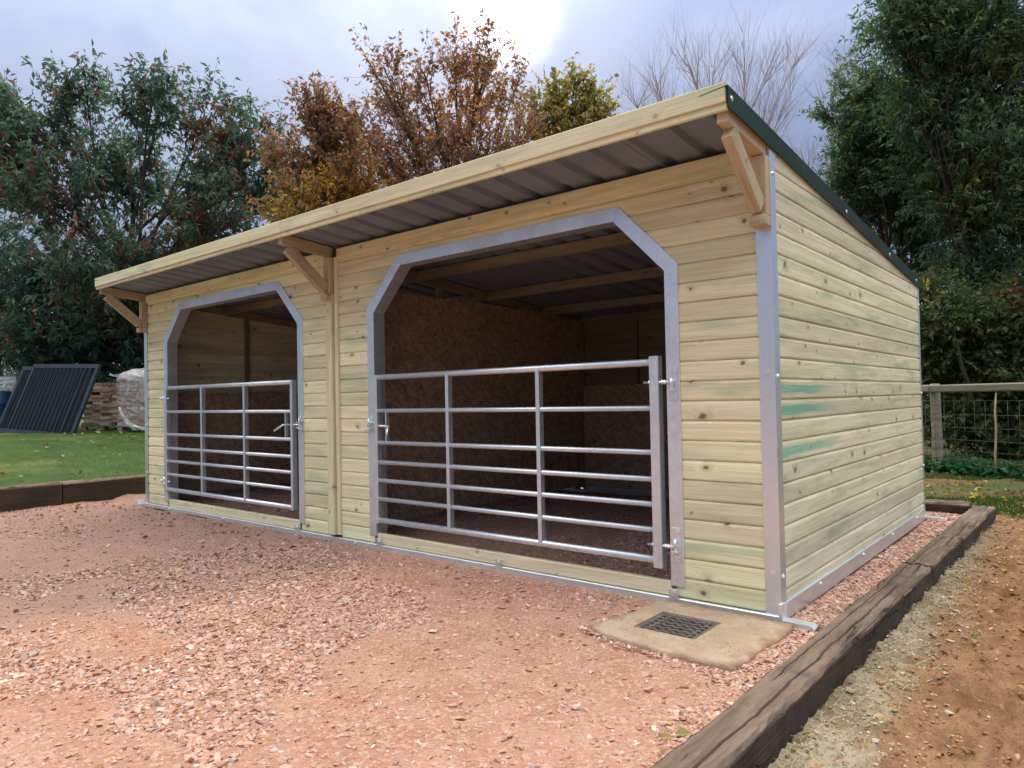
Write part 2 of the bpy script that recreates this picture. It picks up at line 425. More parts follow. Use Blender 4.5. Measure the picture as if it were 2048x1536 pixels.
def wrap_mat():
    m, nt = new_mat('stretch_wrap')
    P = nd(nt, 'ShaderNodeTexCoord').outputs['Object']
    n_ = noise(nt, vmul(nt, P, (5, 5, 9)), 1.0, 5, 0.65, 1.2).outputs[0]
    b = nd(nt, 'ShaderNodeBsdfPrincipled', {'Base Color': (0.80, 0.76, 0.80, 1), 'Roughness': 0.25, 'Specular IOR Level': 0.6})
    bm_ = nd(nt, 'ShaderNodeBump', {'Height': n_, 'Distance': 0.03, 'Strength': 0.8})
    nt.links.new(bm_.outputs[0], b.inputs['Normal'])
    tr = nd(nt, 'ShaderNodeBsdfTransparent')
    sp = nd(nt, 'ShaderNodeSeparateXYZ', {0: P})
    top = ramp(nt, sp.outputs[2], 1.02, 1.2)
    fac = mth(nt, 'ADD', mth(nt, 'MULTIPLY', ramp(nt, n_, 0.42, 0.70), 0.55), mth(nt, 'MULTIPLY_ADD', top, 0.35, 0.10), clamp=True)
    mx = nd(nt, 'ShaderNodeMixShader', {0: fac, 1: tr.outputs[0], 2: b.outputs[0]})
    nd(nt, 'ShaderNodeOutputMaterial', {'Surface': mx.outputs[0]})


wrap_mat()

# ------------------------------------------------------------------ helpers
WM = {}


def put(name, data, parent=None, mw=None):
    o = bpy.data.objects.new(name, data)
    COL.objects.link(o)
    mw = mw or Matrix.Identity(4)
    if parent is not None:
        o.parent = parent
        o.matrix_parent_inverse = WM[parent.name].inverted()
    o.matrix_basis = mw
    WM[o.name] = mw
    return o


def thing(name, label, cat, loc=(0, 0, 0), group=None):
    o = put(name, None, None, Matrix.Translation(loc))
    o.empty_display_size = 0.2
    return tag(o, label, cat, group)


def tag(o, label, cat, group=None):
    o['label'] = label
    o['category'] = cat
    if group:
        o['group'] = group
    return o


def mesh(name, verts, faces, mat, smooth=False):
    me = bpy.data.meshes.new(name)
    me.from_pydata([tuple(v) for v in verts], [], [tuple(f) for f in faces])
    me.materials.append(MATS[mat])
    if smooth:
        me.polygons.foreach_set('use_smooth', [True] * len(me.polygons))
    me.update()
    return me


def fast_mesh(name, V, F, mat, cols=None, smooth=False):
    """V (n,3), F (m,k) arrays; cols (n,3) per vertex."""
    me = bpy.data.meshes.new(name)
    V = np.ascontiguousarray(V, np.float32)
    F = np.ascontiguousarray(F, np.int32)
    me.vertices.add(len(V))
    me.vertices.foreach_set('co', V.ravel())
    k = F.shape[1]
    me.loops.add(F.size)
    me.loops.foreach_set('vertex_index', F.ravel())
    me.polygons.add(len(F))
    me.polygons.foreach_set('loop_start', np.arange(0, F.size, k, dtype=np.int32))
    me.polygons.foreach_set('use_smooth', np.full(len(F), bool(smooth)))
    me.materials.append(MATS[mat])
    me.update(calc_edges=True)
    if cols is not None:
        a = me.attributes.new('col', 'FLOAT_COLOR', 'POINT')
        c4 = np.ones((len(V), 4), np.float32)
        c4[:, :3] = cols
        a.data.foreach_set('color', c4.ravel())
    return me


def box_mesh(name, x0, x1, y0, y1, z0, z1, mat, bev=0.003):
    bm = bmesh.new()
    bmesh.ops.create_cube(bm, size=1.0)
    for v in bm.verts:
        v.co = Vector((x0 if v.co.x < 0 else x1, y0 if v.co.y < 0 else y1, z0 if v.co.z < 0 else z1))
    if bev:
        bmesh.ops.bevel(bm, geom=list(bm.edges), offset=bev, segments=1, affect='EDGES')
    me = bpy.data.meshes.new(name)
    bm.to_mesh(me)
    bm.free()
    me.materials.append(MATS[mat])
    return me


def box(name, x0, x1, y0, y1, z0, z1, mat, parent=None, bev=0.003):
    return put(name, box_mesh(name, x0, x1, y0, y1, z0, z1, mat, bev), parent)


def timber(name, p0, p1, w, h, mat, parent=None, up=(0, 0, 1), bev=0.004):
    """a sawn length from p0 to p1; w across, h along up; local x runs along it"""
    p0, p1 = Vector(p0), Vector(p1)
    x = (p1 - p0)
    L = x.length
    x.normalize()
    y = Vector(up).cross(x).normalized()
    z = x.cross(y)
    mw = Matrix(((x.x, y.x, z.x, p0.x), (x.y, y.y, z.y, p0.y), (x.z, y.z, z.z, p0.z), (0, 0, 0, 1)))
    return put(name, box_mesh(name, 0, L, -w / 2, w / 2, -h / 2, h / 2, mat, bev), parent, mw)


def tubes(paths, radii, n=8, cap=True):
    """paths (M,K,3), radii (M,K) -> V, F(quads)"""
    P = np.asarray(paths, float)
    R = np.asarray(radii, float)
    M, K, _ = P.shape
    d = P[:, -1] - P[:, 0]
    d /= np.linalg.norm(d, axis=1, keepdims=True) + 1e-9
    ref = np.where(np.abs(d[:, 2:3]) > 0.9, np.array([[1., 0, 0]]), np.array([[0, 0, 1.]]))
    a = np.cross(d, ref)
    a /= np.linalg.norm(a, axis=1, keepdims=True) + 1e-9
    b = np.cross(d, a)
    t = np.arange(n) * 2 * np.pi / n
    ring = np.cos(t)[None, :, None] * a[:, None, :] + np.sin(t)[None, :, None] * b[:, None, :]
    V = P[:, :, None, :] + R[:, :, None, None] * ring[:, None, :, :]
    idx = np.arange(M * K * n).reshape(M, K, n)
    q = np.stack([idx[:, :-1, :], np.roll(idx[:, :-1, :], -1, 2), np.roll(idx[:, 1:, :], -1, 2), idx[:, 1:, :]], -1).reshape(-1, 4)
    return V.reshape(-1, 3), q


def tube(name, p0, p1, r, mat, parent=None, n=12, r1=None, extra=None):
    pts = [p0] + list(extra or []) + [p1]
    rr = np.linspace(r, r if r1 is None else r1, len(pts))
    V, F = tubes([pts], [rr], n)
    faces = [tuple(f) for f in F]
    K = len(pts)
    faces.append(tuple(range(n))[::-1])
    faces.append(tuple(range((K - 1) * n, K * n)))
    me = mesh(name, V, faces, mat)
    for p in me.polygons:
        p.use_smooth = len(p.vertices) == 4
    return put(name, me, parent)


def bolt(parent, pos, axis, r=0.010, h=0.008, washer=True, name='bolt'):
    """hexagon head with a washer"""
    pos, ax = Vector(pos), Vector(axis).normalized()
    V, F = [], []
    q = ax.to_track_quat('Z', 'Y')
    for (rad, z0, z1, n) in ([(r * 1.55, -0.001, 0.0025, 12)] if washer else []) + [(r, 0.002, h, 6)]:
        b0 = len(V)
        for z in (z0, z1):
            for i in range(n):
                a = i * 2 * math.pi / n
                V.append(pos + q @ Vector((rad * math.cos(a), rad * math.sin(a), z)))
        for i in range(n):
            F.append((b0 + i, b0 + (i + 1) % n, b0 + n + (i + 1) % n, b0 + n + i))
        F.append(tuple(range(b0 + n, b0 + 2 * n)))
    return put(name, mesh(name, V, F, 'zinc_bolt'), parent)


def _hash(ix, iy, s):
    h = (ix * 374761393 + iy * 668265263 + s * 982451653) & 0x7fffffff
    h = ((h ^ (h >> 13)) * 1274126177) & 0x7fffffff
    return ((h ^ (h >> 16)) & 0xffff) / 65535.0


def vnoise(x, y, s=0):
    xi, yi = np.floor(x).astype(np.int64), np.floor(y).astype(np.int64)
    fx, fy = x - xi, y - yi
    fx, fy = fx * fx * (3 - 2 * fx), fy * fy * (3 - 2 * fy)
    a, b = _hash(xi, yi, s), _hash(xi + 1, yi, s)
    c, d = _hash(xi, yi + 1, s), _hash(xi + 1, yi + 1, s)
    return (a * (1 - fx) + b * fx) * (1 - fy) + (c * (1 - fx) + d * fx) * fy - 0.5


def fbm(x, y, sc, oct=4, s=0, gain=0.5):
    x, y = np.asarray(x, float), np.asarray(y, float)
    o, a = 0, 1.0
    for i in range(oct):
        o = o + a * vnoise(x * sc + 17.3 * i, y * sc - 9.1 * i, s + i)
        sc *= 2.03
        a *= gain
    return o


def grid(name, xs, ys, hf, mat, parent=None):
    X, Y = np.meshgrid(xs, ys)
    Z = hf(X, Y)
    V = np.stack([X, Y, Z], -1).reshape(-1, 3)
    nx, ny = len(xs), len(ys)
    i = np.arange(nx * ny).reshape(ny, nx)
    F = np.stack([i[:-1, :-1], i[:-1, 1:], i[1:, 1:], i[1:, :-1]], -1).reshape(-1, 4)
    o = put(name, fast_mesh(name, V, F, mat, smooth=True), parent)
    return o


def lin(*segs):
    out = []
    for a, b, st in segs:
        out += list(np.arange(a, b - 1e-6, st))
    out.append(segs[-1][1])
    return np.array(out)


# ------------------------------------------------------------------ setting: ground
def h_yard(x, y):
    z = -0.045 + 0.030 * fbm(x, y, 0.5, 3, 1) + 0.022 * fbm(x, y, 2.3, 3, 5) + 0.010 * fbm(x, y, 11, 2, 9)
    inside = np.clip((y + 0.05) / 0.2, 0, 1) * np.clip((-0.1 - x) / 0.1, 0, 1) * np.clip((3.6 - y) / 0.1, 0, 1)
    z = z + inside * 0.045
    near = np.exp(-((y + 0.03) / 0.12) ** 2)
    z = np.where((near > 0.05) & (y < 0.0), np.minimum(z, -0.035), z)
    return z + np.clip((y - 3.7) / 0.2, 0, 1) * 0.01


def h_soil(x, y):
    e = np.clip((x - 0.42) / 0.35, 0, 1)
    return -0.085 + 0.05 * e * fbm(x, y, 1.2, 3, 21) + 0.07 * (0.3 + e) * fbm(x, y, 4.5, 4, 25, 0.6) + 0.034 * fbm(x, y, 16, 3, 29, 0.65) + 0.03 * np.clip((y - 3.2) / 1.5, 0, 1)


def h_lawn(x, y):
    t = np.clip((-8.3 - x) / 6.5, 0, 1)
    return 0.20 + 0.40 * t * t * (3 - 2 * t) + 0.05 * fbm(x, y, 0.4, 3, 41) + 0.02 * fbm(x, y, 2, 2, 44)


def h_verge(x, y):
    return -0.01 + 0.06 * fbm(x, y, 0.8, 3, 51) + 0.04 * fbm(x, y, 3, 3, 55) + 0.05 * np.clip((y - 5) / 3, 0, 1)


def st(o, kind='structure'):
    o['kind'] = kind
    return o


terrain = st(grid('terrain', lin((-420, -60, 60), (-60, 60, 10), (60, 420, 60)), lin((-420, -60, 60), (-60, 60, 10), (60, 420, 60)), lambda x, y: -0.30 + 0 * x, 'terrain_ground'))
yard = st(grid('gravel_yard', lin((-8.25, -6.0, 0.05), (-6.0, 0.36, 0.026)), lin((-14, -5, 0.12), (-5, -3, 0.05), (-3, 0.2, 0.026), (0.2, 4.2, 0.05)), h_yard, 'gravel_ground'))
soil = st(grid('bare_soil', lin((0.36, 1.9, 0.018), (1.9, 9, 0.12)), lin((-14, -4, 0.15), (-4, 3.0, 0.018), (3.0, 5.6, 0.03)), h_soil, 'soil'))
verge = st(grid('verge', lin((-8.2, -1.5, 0.25), (-1.5, 3.0, 0.04), (3, 45, 0.8)), lin((4.20, 8.6, 0.04), (8.6, 45, 0.7)), lambda x, y: h_verge(x, y) - 0.06 * np.clip((x - 0.36) / 0.01, 0, 1) * np.clip((5.75 - y) / 0.1, 0, 1), 'verge_soil'))
lawn = st(grid('lawn', lin((-60, -20, 1.5), (-20, -8.24, 0.12)), lin((-30, -4, 1.0), (-4, 6, 0.12), (6, 45, 1.0)), h_lawn, 'lawn_ground'))

# ------------------------------------------------------------------ the field shelter
W, D = 7.30, 3.70
PITCH = 0.1085
Z0 = 0.003
SLOPE = -0.0898


def ztop(y):  # upper edge of the verge flashing
    return 2.522 + SLOPE * (y + 0.55)


shelter = thing('field_shelter', 'double timber field shelter with galvanised arched openings and mono-pitch roof', 'shelter', (-W / 2, D / 2, -0.04))

PROFILE = ((0.0, 0.0075), (0.0085, 0.0075), (0.0085, 0.0), (0.0090, 0.0), (0.0178, 0.0040), (0.0200, 0.0105), (0.0200, 0.0915), (0.0172, 0.1015), (0.0085, 0.1068), (0.0078, 0.1072), (0.0078, 0.1150), (0.0, 0.1150))


def board(origin, rotz, x0, x1, mat, top=None, name='cladding_board'):
    """one machined weatherboard; x0/x1 may be functions of local z; top(x) cuts the upper edge"""
    f0 = x0 if callable(x0) else (lambda z: x0)
    f1 = x1 if callable(x1) else (lambda z: x1)
    stations = [f0, f1]
    if top is not None:  # extra cuts where the sloping edge enters and leaves the board
        xa_, xb_ = f0(0), f1(0)
        ta, tb = top(xa_), top(xb_)
        for lv in (0.0155, 0.1060, 0.1150):
            if (ta - lv) * (tb - lv) < 0:
                xm = xa_ + (xb_ - xa_) * (lv - ta) / (tb - ta)
                stations.append(lambda z, xm=xm: xm)
        stations.sort(key=lambda f: f(0))
    V = []
    for fx in stations:
        for (o_, z) in PROFILE:
            x = fx(z)
            V.append((x, o_, z if top is None else min(z, max(top(x), 0.0))))
    n = len(PROFILE)
    F = []
    for j in range(len(stations) - 1):
        F += [(j * n + i, j * n + (i + 1) % n, (j + 1) * n + (i + 1) % n, (j + 1) * n + i) for i in range(n)]
    F += [tuple(range(n))[::-1], tuple(range((len(stations) - 1) * n, len(stations) * n))]
    mw = Matrix.Translation(origin) @ Matrix.Rotation(rotz, 4, 'Z')
    return put(name, mesh(name, V, F, mat), shelter, mw)


# openings: outer edges of the metal frame in world x, z of chamfer and head
OPEN = ((-3.232, -0.525), (-6.797, -4.120))
ZC, ZH, CH = 1.855, 2.238, 0.375


def frame_edge(xa, sgn, inset, zz):
    """x of the opening outline (inset from the outer frame edge) at height zz; sgn=+1 left edge"""
    x = xa + sgn * inset
    k = ZC - inset * 0.41
    if zz > k:
        x += sgn * (zz - k) * CH / (ZH - ZC)
    return x


rows = 22
for k in range(rows):
    z = Z0 + k * PITCH
    segs = []
    if z + PITCH * 0.4 > ZH - 0.05:
        segs = [(-7.215, -3.735), (-3.60, -0.082)]
        for a, b in segs:
            board((b, 0.02, z), math.pi, 0.0, b - a, 'board_wood')
        continue
    spans = [(-7.215, ('L', OPEN[1][0])), (('R', OPEN[1][1]), -3.735), (-3.60, ('L', OPEN[0][0])), (('R', OPEN[0][1]), -0.082)]
    for a, b in spans:
        # local x runs to -X from b
        if isinstance(b, tuple):
            xb = b[1] + 0.05
            fb = (lambda zz, e=b[1], zr=z, xb=xb: xb - (frame_edge(e, 1, 0.05, zr + zz)))
        else:
            xb = b
            fb = (lambda zz: 0.0)
        if isinstance(a, tuple):
            fa = (lambda zz, e=a[1], zr=z, xb=xb: xb - frame_edge(e, -1, 0.05, zr + zz))
        else:
            fa = (lambda zz, a=a, xb=xb: xb - a)
        zz_ = min(z + 0.1, ZH - 0.03)
        if z > ZC:
            # clamp chamfer growth at the head
            g_b, g_a = fb, fa
            fb = (lambda zz, g=g_b, zr=z: g(min(zz, ZH - 0.03 - zr)))
            fa = (lambda zz, g=g_a, zr=z: g(min(zz, ZH - 0.03 - zr)))
        board((xb, 0.02, z), math.pi, fb, fa, 'board_wood')

for k in range(23):  # right-hand side wall, cut under the sloping verge
    z = Z0 + 0.055 + k * PITCH - 0.055
    if z > 2.46:
        break
    yb, yf = D - 0.01, 0.055  # local x runs from the back (y = yb) towards the front
    cut = (lambda x, zr=z: ztop(yb - x) - 0.012 - zr)
    L = yb - yf
    xs = 0.0
    if cut(0.0) < 0.0:
        xs = min(L - 0.02, (-cut(0.0)) / (-SLOPE) + 0.02)
    m = 'stained_wood' if k in (7, 9, 10) else 'side_wood'
    if cut(L) > 0.004:
        board((-0.024, yb, z), -math.pi / 2, xs, L, m, cut)
for k in range(22):  # left-hand side wall
    z = Z0 + k * PITCH
    cut = (lambda x, zr=z: ztop(x + 0.02) - 0.012 - zr)
    L = D - 0.04
    xe = L
    if cut(L) < 0:
        xe = max(0.02, cut(0.0) / (-SLOPE) - 0.02)
    if cut(0.0) > 0.004:
        board((-W + 0.024, 0.02, z), math.pi / 2, 0.0, xe, 'side_wood', cut)
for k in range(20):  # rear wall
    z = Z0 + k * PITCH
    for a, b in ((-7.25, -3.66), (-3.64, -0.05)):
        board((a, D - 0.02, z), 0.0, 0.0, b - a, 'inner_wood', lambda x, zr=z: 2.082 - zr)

# head boards under the eaves (one for each half), slightly proud
for a, b in ((-7.215, -3.735), (-3.60, -0.082)):
    timber('head_board', (b, -0.012, 2.352), (a, -0.012, 2.352), 0.022, 0.085, 'board_wood', shelter)

# galvanised corner posts (angle section)
def angle_post(x, y, sx, sy, z0, z1, a=0.080, b=0.077, t=0.004, fz1=None):
    """outer corner at x,y; legs run towards sx (front leg) and sy (side leg)"""
    fz1 = fz1 or z1
    V, F = [], []
    pts = [(x, y), (x + sx * a, y), (x + sx * a, y + sy * t), (x + sx * t, y + sy * t), (x + sx * t, y + sy * b), (x, y + sy * b)]
    for z in (z0, z1):
        for i, p in enumerate(pts):
            V.append((p[0], p[1], fz1 if (z == z1 and i in (1, 2)) else z))
    n = 6
    F = [(i, (i + 1) % n, n + (i + 1) % n, n + i) for i in range(n)] + [(0, 1, 2, 3), (0, 3, 4, 5), (6, 9, 8, 7), (6, 11, 10, 9)]
    if sx * sy > 0:
        F = [f[::-1] for f in F]
    return put('corner_post', mesh('corner_post', V, F, 'galvanised_smooth'), shelter)


cp = angle_post(0.0, -0.006, -1, 1, 0.0, 2.43)
for z in (1.227, 0.21):
    bolt(cp, (-0.040, -0.006, z), (0, -1, 0), 0.009)
    bolt(cp, (0.0, 0.036, z - 0.02), (1, 0, 0), 0.009)
bolt(cp, (0.0, 0.036, 2.25), (1, 0, 0), 0.008)
cp = angle_post(-W, -0.006, 1, 1, 0.0, 2.43)
for z in (0.9, 0.35):
    bolt(cp, (-W + 0.04, -0.006, z), (0, -1, 0), 0.009)
cp = angle_post(0.0, D + 0.006, -1, -1, 0.0, 2.06, b=0.05)
for z in (1.9, 1.1, 0.45):
    bolt(cp, (0.0, D - 0.02, z), (1, 0, 0), 0.008)
angle_post(-W, D + 0.006, 1, -1, 0.0, 2.06)

# central cover posts where the two halves meet
timber('cover_post', (-3.690, -0.020, 0.02), (-3.690, -0.020, 2.02), 0.045, 0.088, 'board_wood', shelter, up=(1, 0, 0))
timber('cover_strip', (-3.621, -0.004, 0.02), (-3.621, -0.004, 2.33), 0.030, 0.044, 'board_wood', shelter, up=(1, 0, 0))

# opening frames: a folded metal surround, face and reveal in one sheet
for xo in OPEN:
    x0, x1 = xo
    fw, dep, zb = 0.082, 0.105, 0.062
    outer = [(x0, zb), (x0, ZC), (x0 + CH, ZH), (x1 - CH, ZH), (x1, ZC), (x1, zb)]
    k = fw * 0.41
    inner = [(x0 + fw, zb), (x0 + fw, ZC - k), (x0 + CH + k, ZH - fw), (x1 - CH - k, ZH - fw), (x1 - fw, ZC - k), (x1 - fw, zb)]
    V, F = [], []
    for (pts, y) in ((outer, 0.018), (outer, -0.007), (inner, -0.007), (inner, dep), (inner, dep), (inner, -0.001)):
        V += [(p[0], y, p[1]) for p in pts]
    # move back rows 4/5 out by 3 mm for the sheet thickness
    for i in range(24, 36):
        cx, cz = (x0 + x1) / 2, 1.0
        v = V[i]
        V[i] = (v[0] + (0.003 if v[0] > cx else -0.003), v[1], v[2] + (0.003 if v[2] > 1.6 else 0))
    for r_ in range(5):
        for i in range(5):
            F.append((r_ * 6 + i, (r_ + 1) * 6 + i, (r_ + 1) * 6 + i + 1, r_ * 6 + i + 1))
    fr = put('opening_frame', mesh('opening_frame', V, F, 'galvanised'), shelter)
    for px, pz in ((x0 + CH + 0.02, ZH - 0.04), (x1 - CH - 0.02, ZH - 0.04), (x0 + 0.05, ZC - 0.05), (x1 - 0.05, ZC - 0.05), (x0 + 0.05, 0.10), (x1 - 0.05, 0.10), (x1 - 0.05, 1.0), (x0 + 0.05, 0.6)):
        bolt(fr, (px, -0.007, pz), (0, -1, 0), 0.0055, 0.004, False, 'screw')
    cx = (x0 + x1) / 2 - 0.02
    box('joint_plate', cx - 0.028, cx + 0.028, -0.0095, -0.0068, ZH - 0.078, ZH - 0.004, 'galvanised', fr, 0)
    # timber threshold board with the bolted steel skid below
    timber('threshold', (x1 - 0.085, 0.020, 0.042), (x0 + 0.085, 0.020, 0.042), 0.045, 0.078, 'fascia_wood', shelter)

# skids: a steel section along the front, the back and the sides
sk = box('skid', -W - 0.02, 0.012, -0.022, 0.04, -0.042, 0.000, 'galvanised', shelter, 0.004)
for x, w in ((-0.585, 0.028), (-1.87, 0.024), (-3.10, 0.03), (-3.4, 0.02), (-4.22, 0.032), (-5.5, 0.022), (-6.66, 0.02)):
    pl = box('bolt_plate', x - w, x + w, -0.0265, -0.0222, -0.040, 0.050 if w > 0.022 else -0.002, 'galvanised', shelter, 0.001)
    bolt(pl, (x, -0.0265, 0.028 if w > 0.022 else -0.02), (0, -1, 0), 0.011, 0.010)
box('skid', -W - 0.02, 0.012, D - 0.04, D + 0.022, -0.042, 0.000, 'galvanised', shelter, 0.004)
sr = box('side_rail', -0.030, 0.006, 0.042, D - 0.042, -0.035, 0.056, 'galvanised_smooth', shelter, 0.003)
for y in (0.62, 1.55, 2.4, 3.3):
    bolt(sr, (0.006, y, 0.030), (1, 0, 0), 0.009)
box('side_rail', -W - 0.006, -W + 0.03, 0.042, D - 0.042, -0.035, 0.056, 'galvanised_smooth', shelter, 0.003)
box('rail_end_plate', -0.008, 0.0125, -0.026, 0.020, -0.040, 0.064, 'galvanised', shelter, 0.002)


def skid_foot(x0, x1, y, sx):
    """towing toe: flat shoe with an upturned end and side flanges"""
    V = []
    w = 0.036
    prof = [(0.0, -0.045, -0.012), (abs(x1 - x0) * 0.72, -0.045, -0.016), (abs(x1 - x0) * 0.80, -0.040, -0.030), (abs(x1 - x0), 0.022, 0.026)]
    F = []
    for (d, zb, zt) in prof:
        for yy, zz in ((-w, zb), (w, zb), (w, zt), (-w, zt)):
            V.append((x0 + sx * d, y + yy, zz))
    for i in range(len(prof) - 1):
        b = i * 4
        F += [(b + j, b + (j + 1) % 4, b + 4 + (j + 1) % 4, b + 4 + j) for j in range(4)]
    F += [(3, 2, 1, 0), (12, 13, 14, 15)]
    if sx < 0:
        F = [f[::-1] for f in F]
    return put('skid_toe', mesh('skid_toe', V, F, 'galvanised'), shelter)


skid_foot(0.013, 0.205, -0.005, 1)
skid_foot(0.013, 0.20, D + 0.01, 1)
tf = skid_foot(-W - 0.021, -W - 0.13, -0.005, -1)
bolt(tf, (-W - 0.07, -0.005, -0.012), (0, 0, 1), 0.016, 0.012)

# roof: box-profile sheets, each its own part
ribs = 0.235
prof = [(0.0, 0.0), (0.130, 0.0), (0.150, 0.030), (0.195, 0.030), (0.215, 0.0)]
xa = -W - 0.01
sheet_w = ribs * 4
ns = 0
ya, yb = -0.50, D + 0.09
while xa < -0.02 and ns < 9:
    pts = []
    for r_ in range(4):
        for (dx, dz) in prof:
            pts.append((xa + r_ * ribs + dx, dz))
    pts.append((xa + sheet_w + 0.10, 0.0))
    pts = [p for p in pts if p[0] <= 0.0] + ([(0.0, 0.0)] if xa + sheet_w > 0 else [])
    V, F = [], []
    lift = 0.0025 * (ns % 2)
    for y in (ya, yb):
        for (x, dz) in pts:
            V.append((x, y, ztop(y) - 0.052 + dz + lift))
    n = len(pts)
    F = [(i, i + 1, n + i + 1, n + i) for i in range(n - 1)]
    me = mesh('roof_sheet', V, F, 'roof_metal')
    o = put('roof_sheet', me, shelter)
    xa += sheet_w
    ns += 1


def verge_flash(x, sx):
    """folded verge flashing: drop face and a top flange"""
    V, F = [], []
    for y in (-0.535, D + 0.10):
        h = 0.100 if y < 0 else 0.088
        for (dx, dz) in ((0.0, -h), (0.0, 0.0), (-0.14, -0.014), (-0.14, -0.017), (-0.003, -0.005), (-0.003, -h)):
            V.append((x + sx * dx, y, ztop(y) + dz))
    n = 6
    F = [(i, (i + 1) % n, n + (i + 1) % n, n + i) for i in range(n)] + [(5, 4, 3, 2, 1, 0), tuple(range(6, 12))]
    o = put('verge_flashing', mesh('verge_flashing', V, F, 'green_metal'), shelter)
    for y in (-0.50, 1.35, 2.55, 3.55):
        bolt(o, (x, y, ztop(y) - 0.05), (sx, 0, 0), 0.009, 0.006, True, 'screw')


verge_flash(0.010, 1)
verge_flash(-W - 0.02, -1)
# rafters along the two verges and at the middle, purlins inside
for x in (-0.040, -3.69, -W + 0.042):
    timber('rafter_tail', (x, -0.49, ztop(-0.49) - 0.102), (x, -0.012, ztop(-0.012) - 0.102), 0.055, 0.085, 'raw_wood', shelter)
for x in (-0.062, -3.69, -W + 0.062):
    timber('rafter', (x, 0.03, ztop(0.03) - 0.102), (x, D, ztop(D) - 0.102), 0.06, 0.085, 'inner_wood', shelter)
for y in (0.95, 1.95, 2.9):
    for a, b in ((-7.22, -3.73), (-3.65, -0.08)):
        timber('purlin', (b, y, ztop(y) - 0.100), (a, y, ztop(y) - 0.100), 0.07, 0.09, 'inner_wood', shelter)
# fascia: deep board with a thinner strip set back below
fz = [(-7.29, -3.62), (-3.617, -0.004)]
for a, b in fz:
    timber('fascia_board', (b, -0.5225, 2.493), (a, -0.5225, 2.493), 0.024, 0.094, 'fascia_wood', shelter)
    timber('fascia_strip', (b, -0.512, 2.432), (a, -0.512, 2.432), 0.022, 0.034, 'fascia_wood', shelter)


def bracket(x):
    v = timber('bracket_upright', (x, -0.034, 2.02), (x, -0.034, ztop(-0.034) - 0.147), 0.054, 0.078, 'raw_wood', shelter, up=(1, 0, 0))
    timber('bracket_brace', (x, -0.072, 2.062), (x, -0.425, 2.352), 0.052, 0.092, 'raw_wood', shelter)
    box('bracket_foot', x - 0.042, x + 0.042, -0.092, -0.007, 1.968, 2.019, 'raw_wood', shelter, 0.003)


for x in (-0.040, -3.690, -W + 0.042):
    bracket(x)

# inside: studs, boarding of oriented strand board, central partition
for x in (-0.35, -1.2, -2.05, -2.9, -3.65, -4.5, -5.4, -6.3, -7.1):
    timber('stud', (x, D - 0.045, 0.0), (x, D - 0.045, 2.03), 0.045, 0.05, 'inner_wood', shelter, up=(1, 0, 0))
for a, b in ((-3.62, -2.42), (-2.415, -1.215), (-1.21, -0.08), (-7.22, -6.02), (-6.015, -4.815), (-4.81, -3.76)):
    box('lining_panel', a, b, D - 0.083, D - 0.071, 0.05, 1.262, 'osb', shelter, 0.001)
for (x0, x1) in ((-3.655, -3.643), (-3.737, -3.725)):
    for (y0, y1) in ((0.11, 1.31), (1.315, 2.515), (2.52, 3.61)):
        V = []
        for x in (x0, x1):
            for (y, z) in ((y0, 0.05), (y1, 0.05), (y1, min(2.10, ztop(y1) - 0.10)), (y0, 2.12)):
                V.append((x, y, z))
        F = [(0, 3, 2, 1), (4, 5, 6, 7), (0, 1, 5, 4), (1, 2, 6, 5), (2, 3, 7, 6), (3, 0, 4, 7)]
        mw = Matrix.Translation((x0, y0, 0)) @ Matrix.Rotation(math.pi / 2, 4, 'Z')
        me = mesh('lining_panel', [tuple(mw.inverted() @ Vector(v)) for v in V], F, 'osb')
        put('lining_panel', me, shelter, mw)
for x in (-0.085, -7.215):
    mw = Matrix.Translation((x, 0.11, 0)) @ Matrix.Rotation(math.pi / 2, 4, 'Z')
    put('lining_panel', box_mesh('lining_panel', 0, 3.5, -0.006, 0.006, 0.05, 1.262, 'osb', 0.001), shelter, mw)
for y in (0.13, 1.25, 2.4, 3.55):
    timber('stud', (-3.69, y, 0.0), (-3.69, y, ztop(y) - 0.146), 0.045, 0.064, 'inner_wood', shelter, up=(1, 0, 0))
    for x in (-0.055, -7.245):
        timber('stud', (x, y, 0.0), (x, y, ztop(y) - 0.15), 0.045, 0.045, 'inner_wood', shelter, up=(0, 1, 0))
timber('eaves_filler', (-0.06, D - 0.035, 2.085), (-7.24, D - 0.035, 2.085), 0.028, 0.075, 'inner_wood', shelter)
box('floor_rail', -3.62, -0.09, D - 0.078, D - 0.066, 0.004, 0.046, 'galvanised', shelter, 0.002)
box('floor_rail', -7.2, -3.76, D - 0.078, D - 0.066, 0.004, 0.046, 'galvanised', shelter, 0.002)

# ------------------------------------------------------------------ field gates
BARZ = ((1.310, 0.0215), (1.048, 0.0165), (0.798, 0.0165), (0.645, 0.0165), (0.503, 0.0165), (0.358, 0.0165), (0.192, 0.0215))


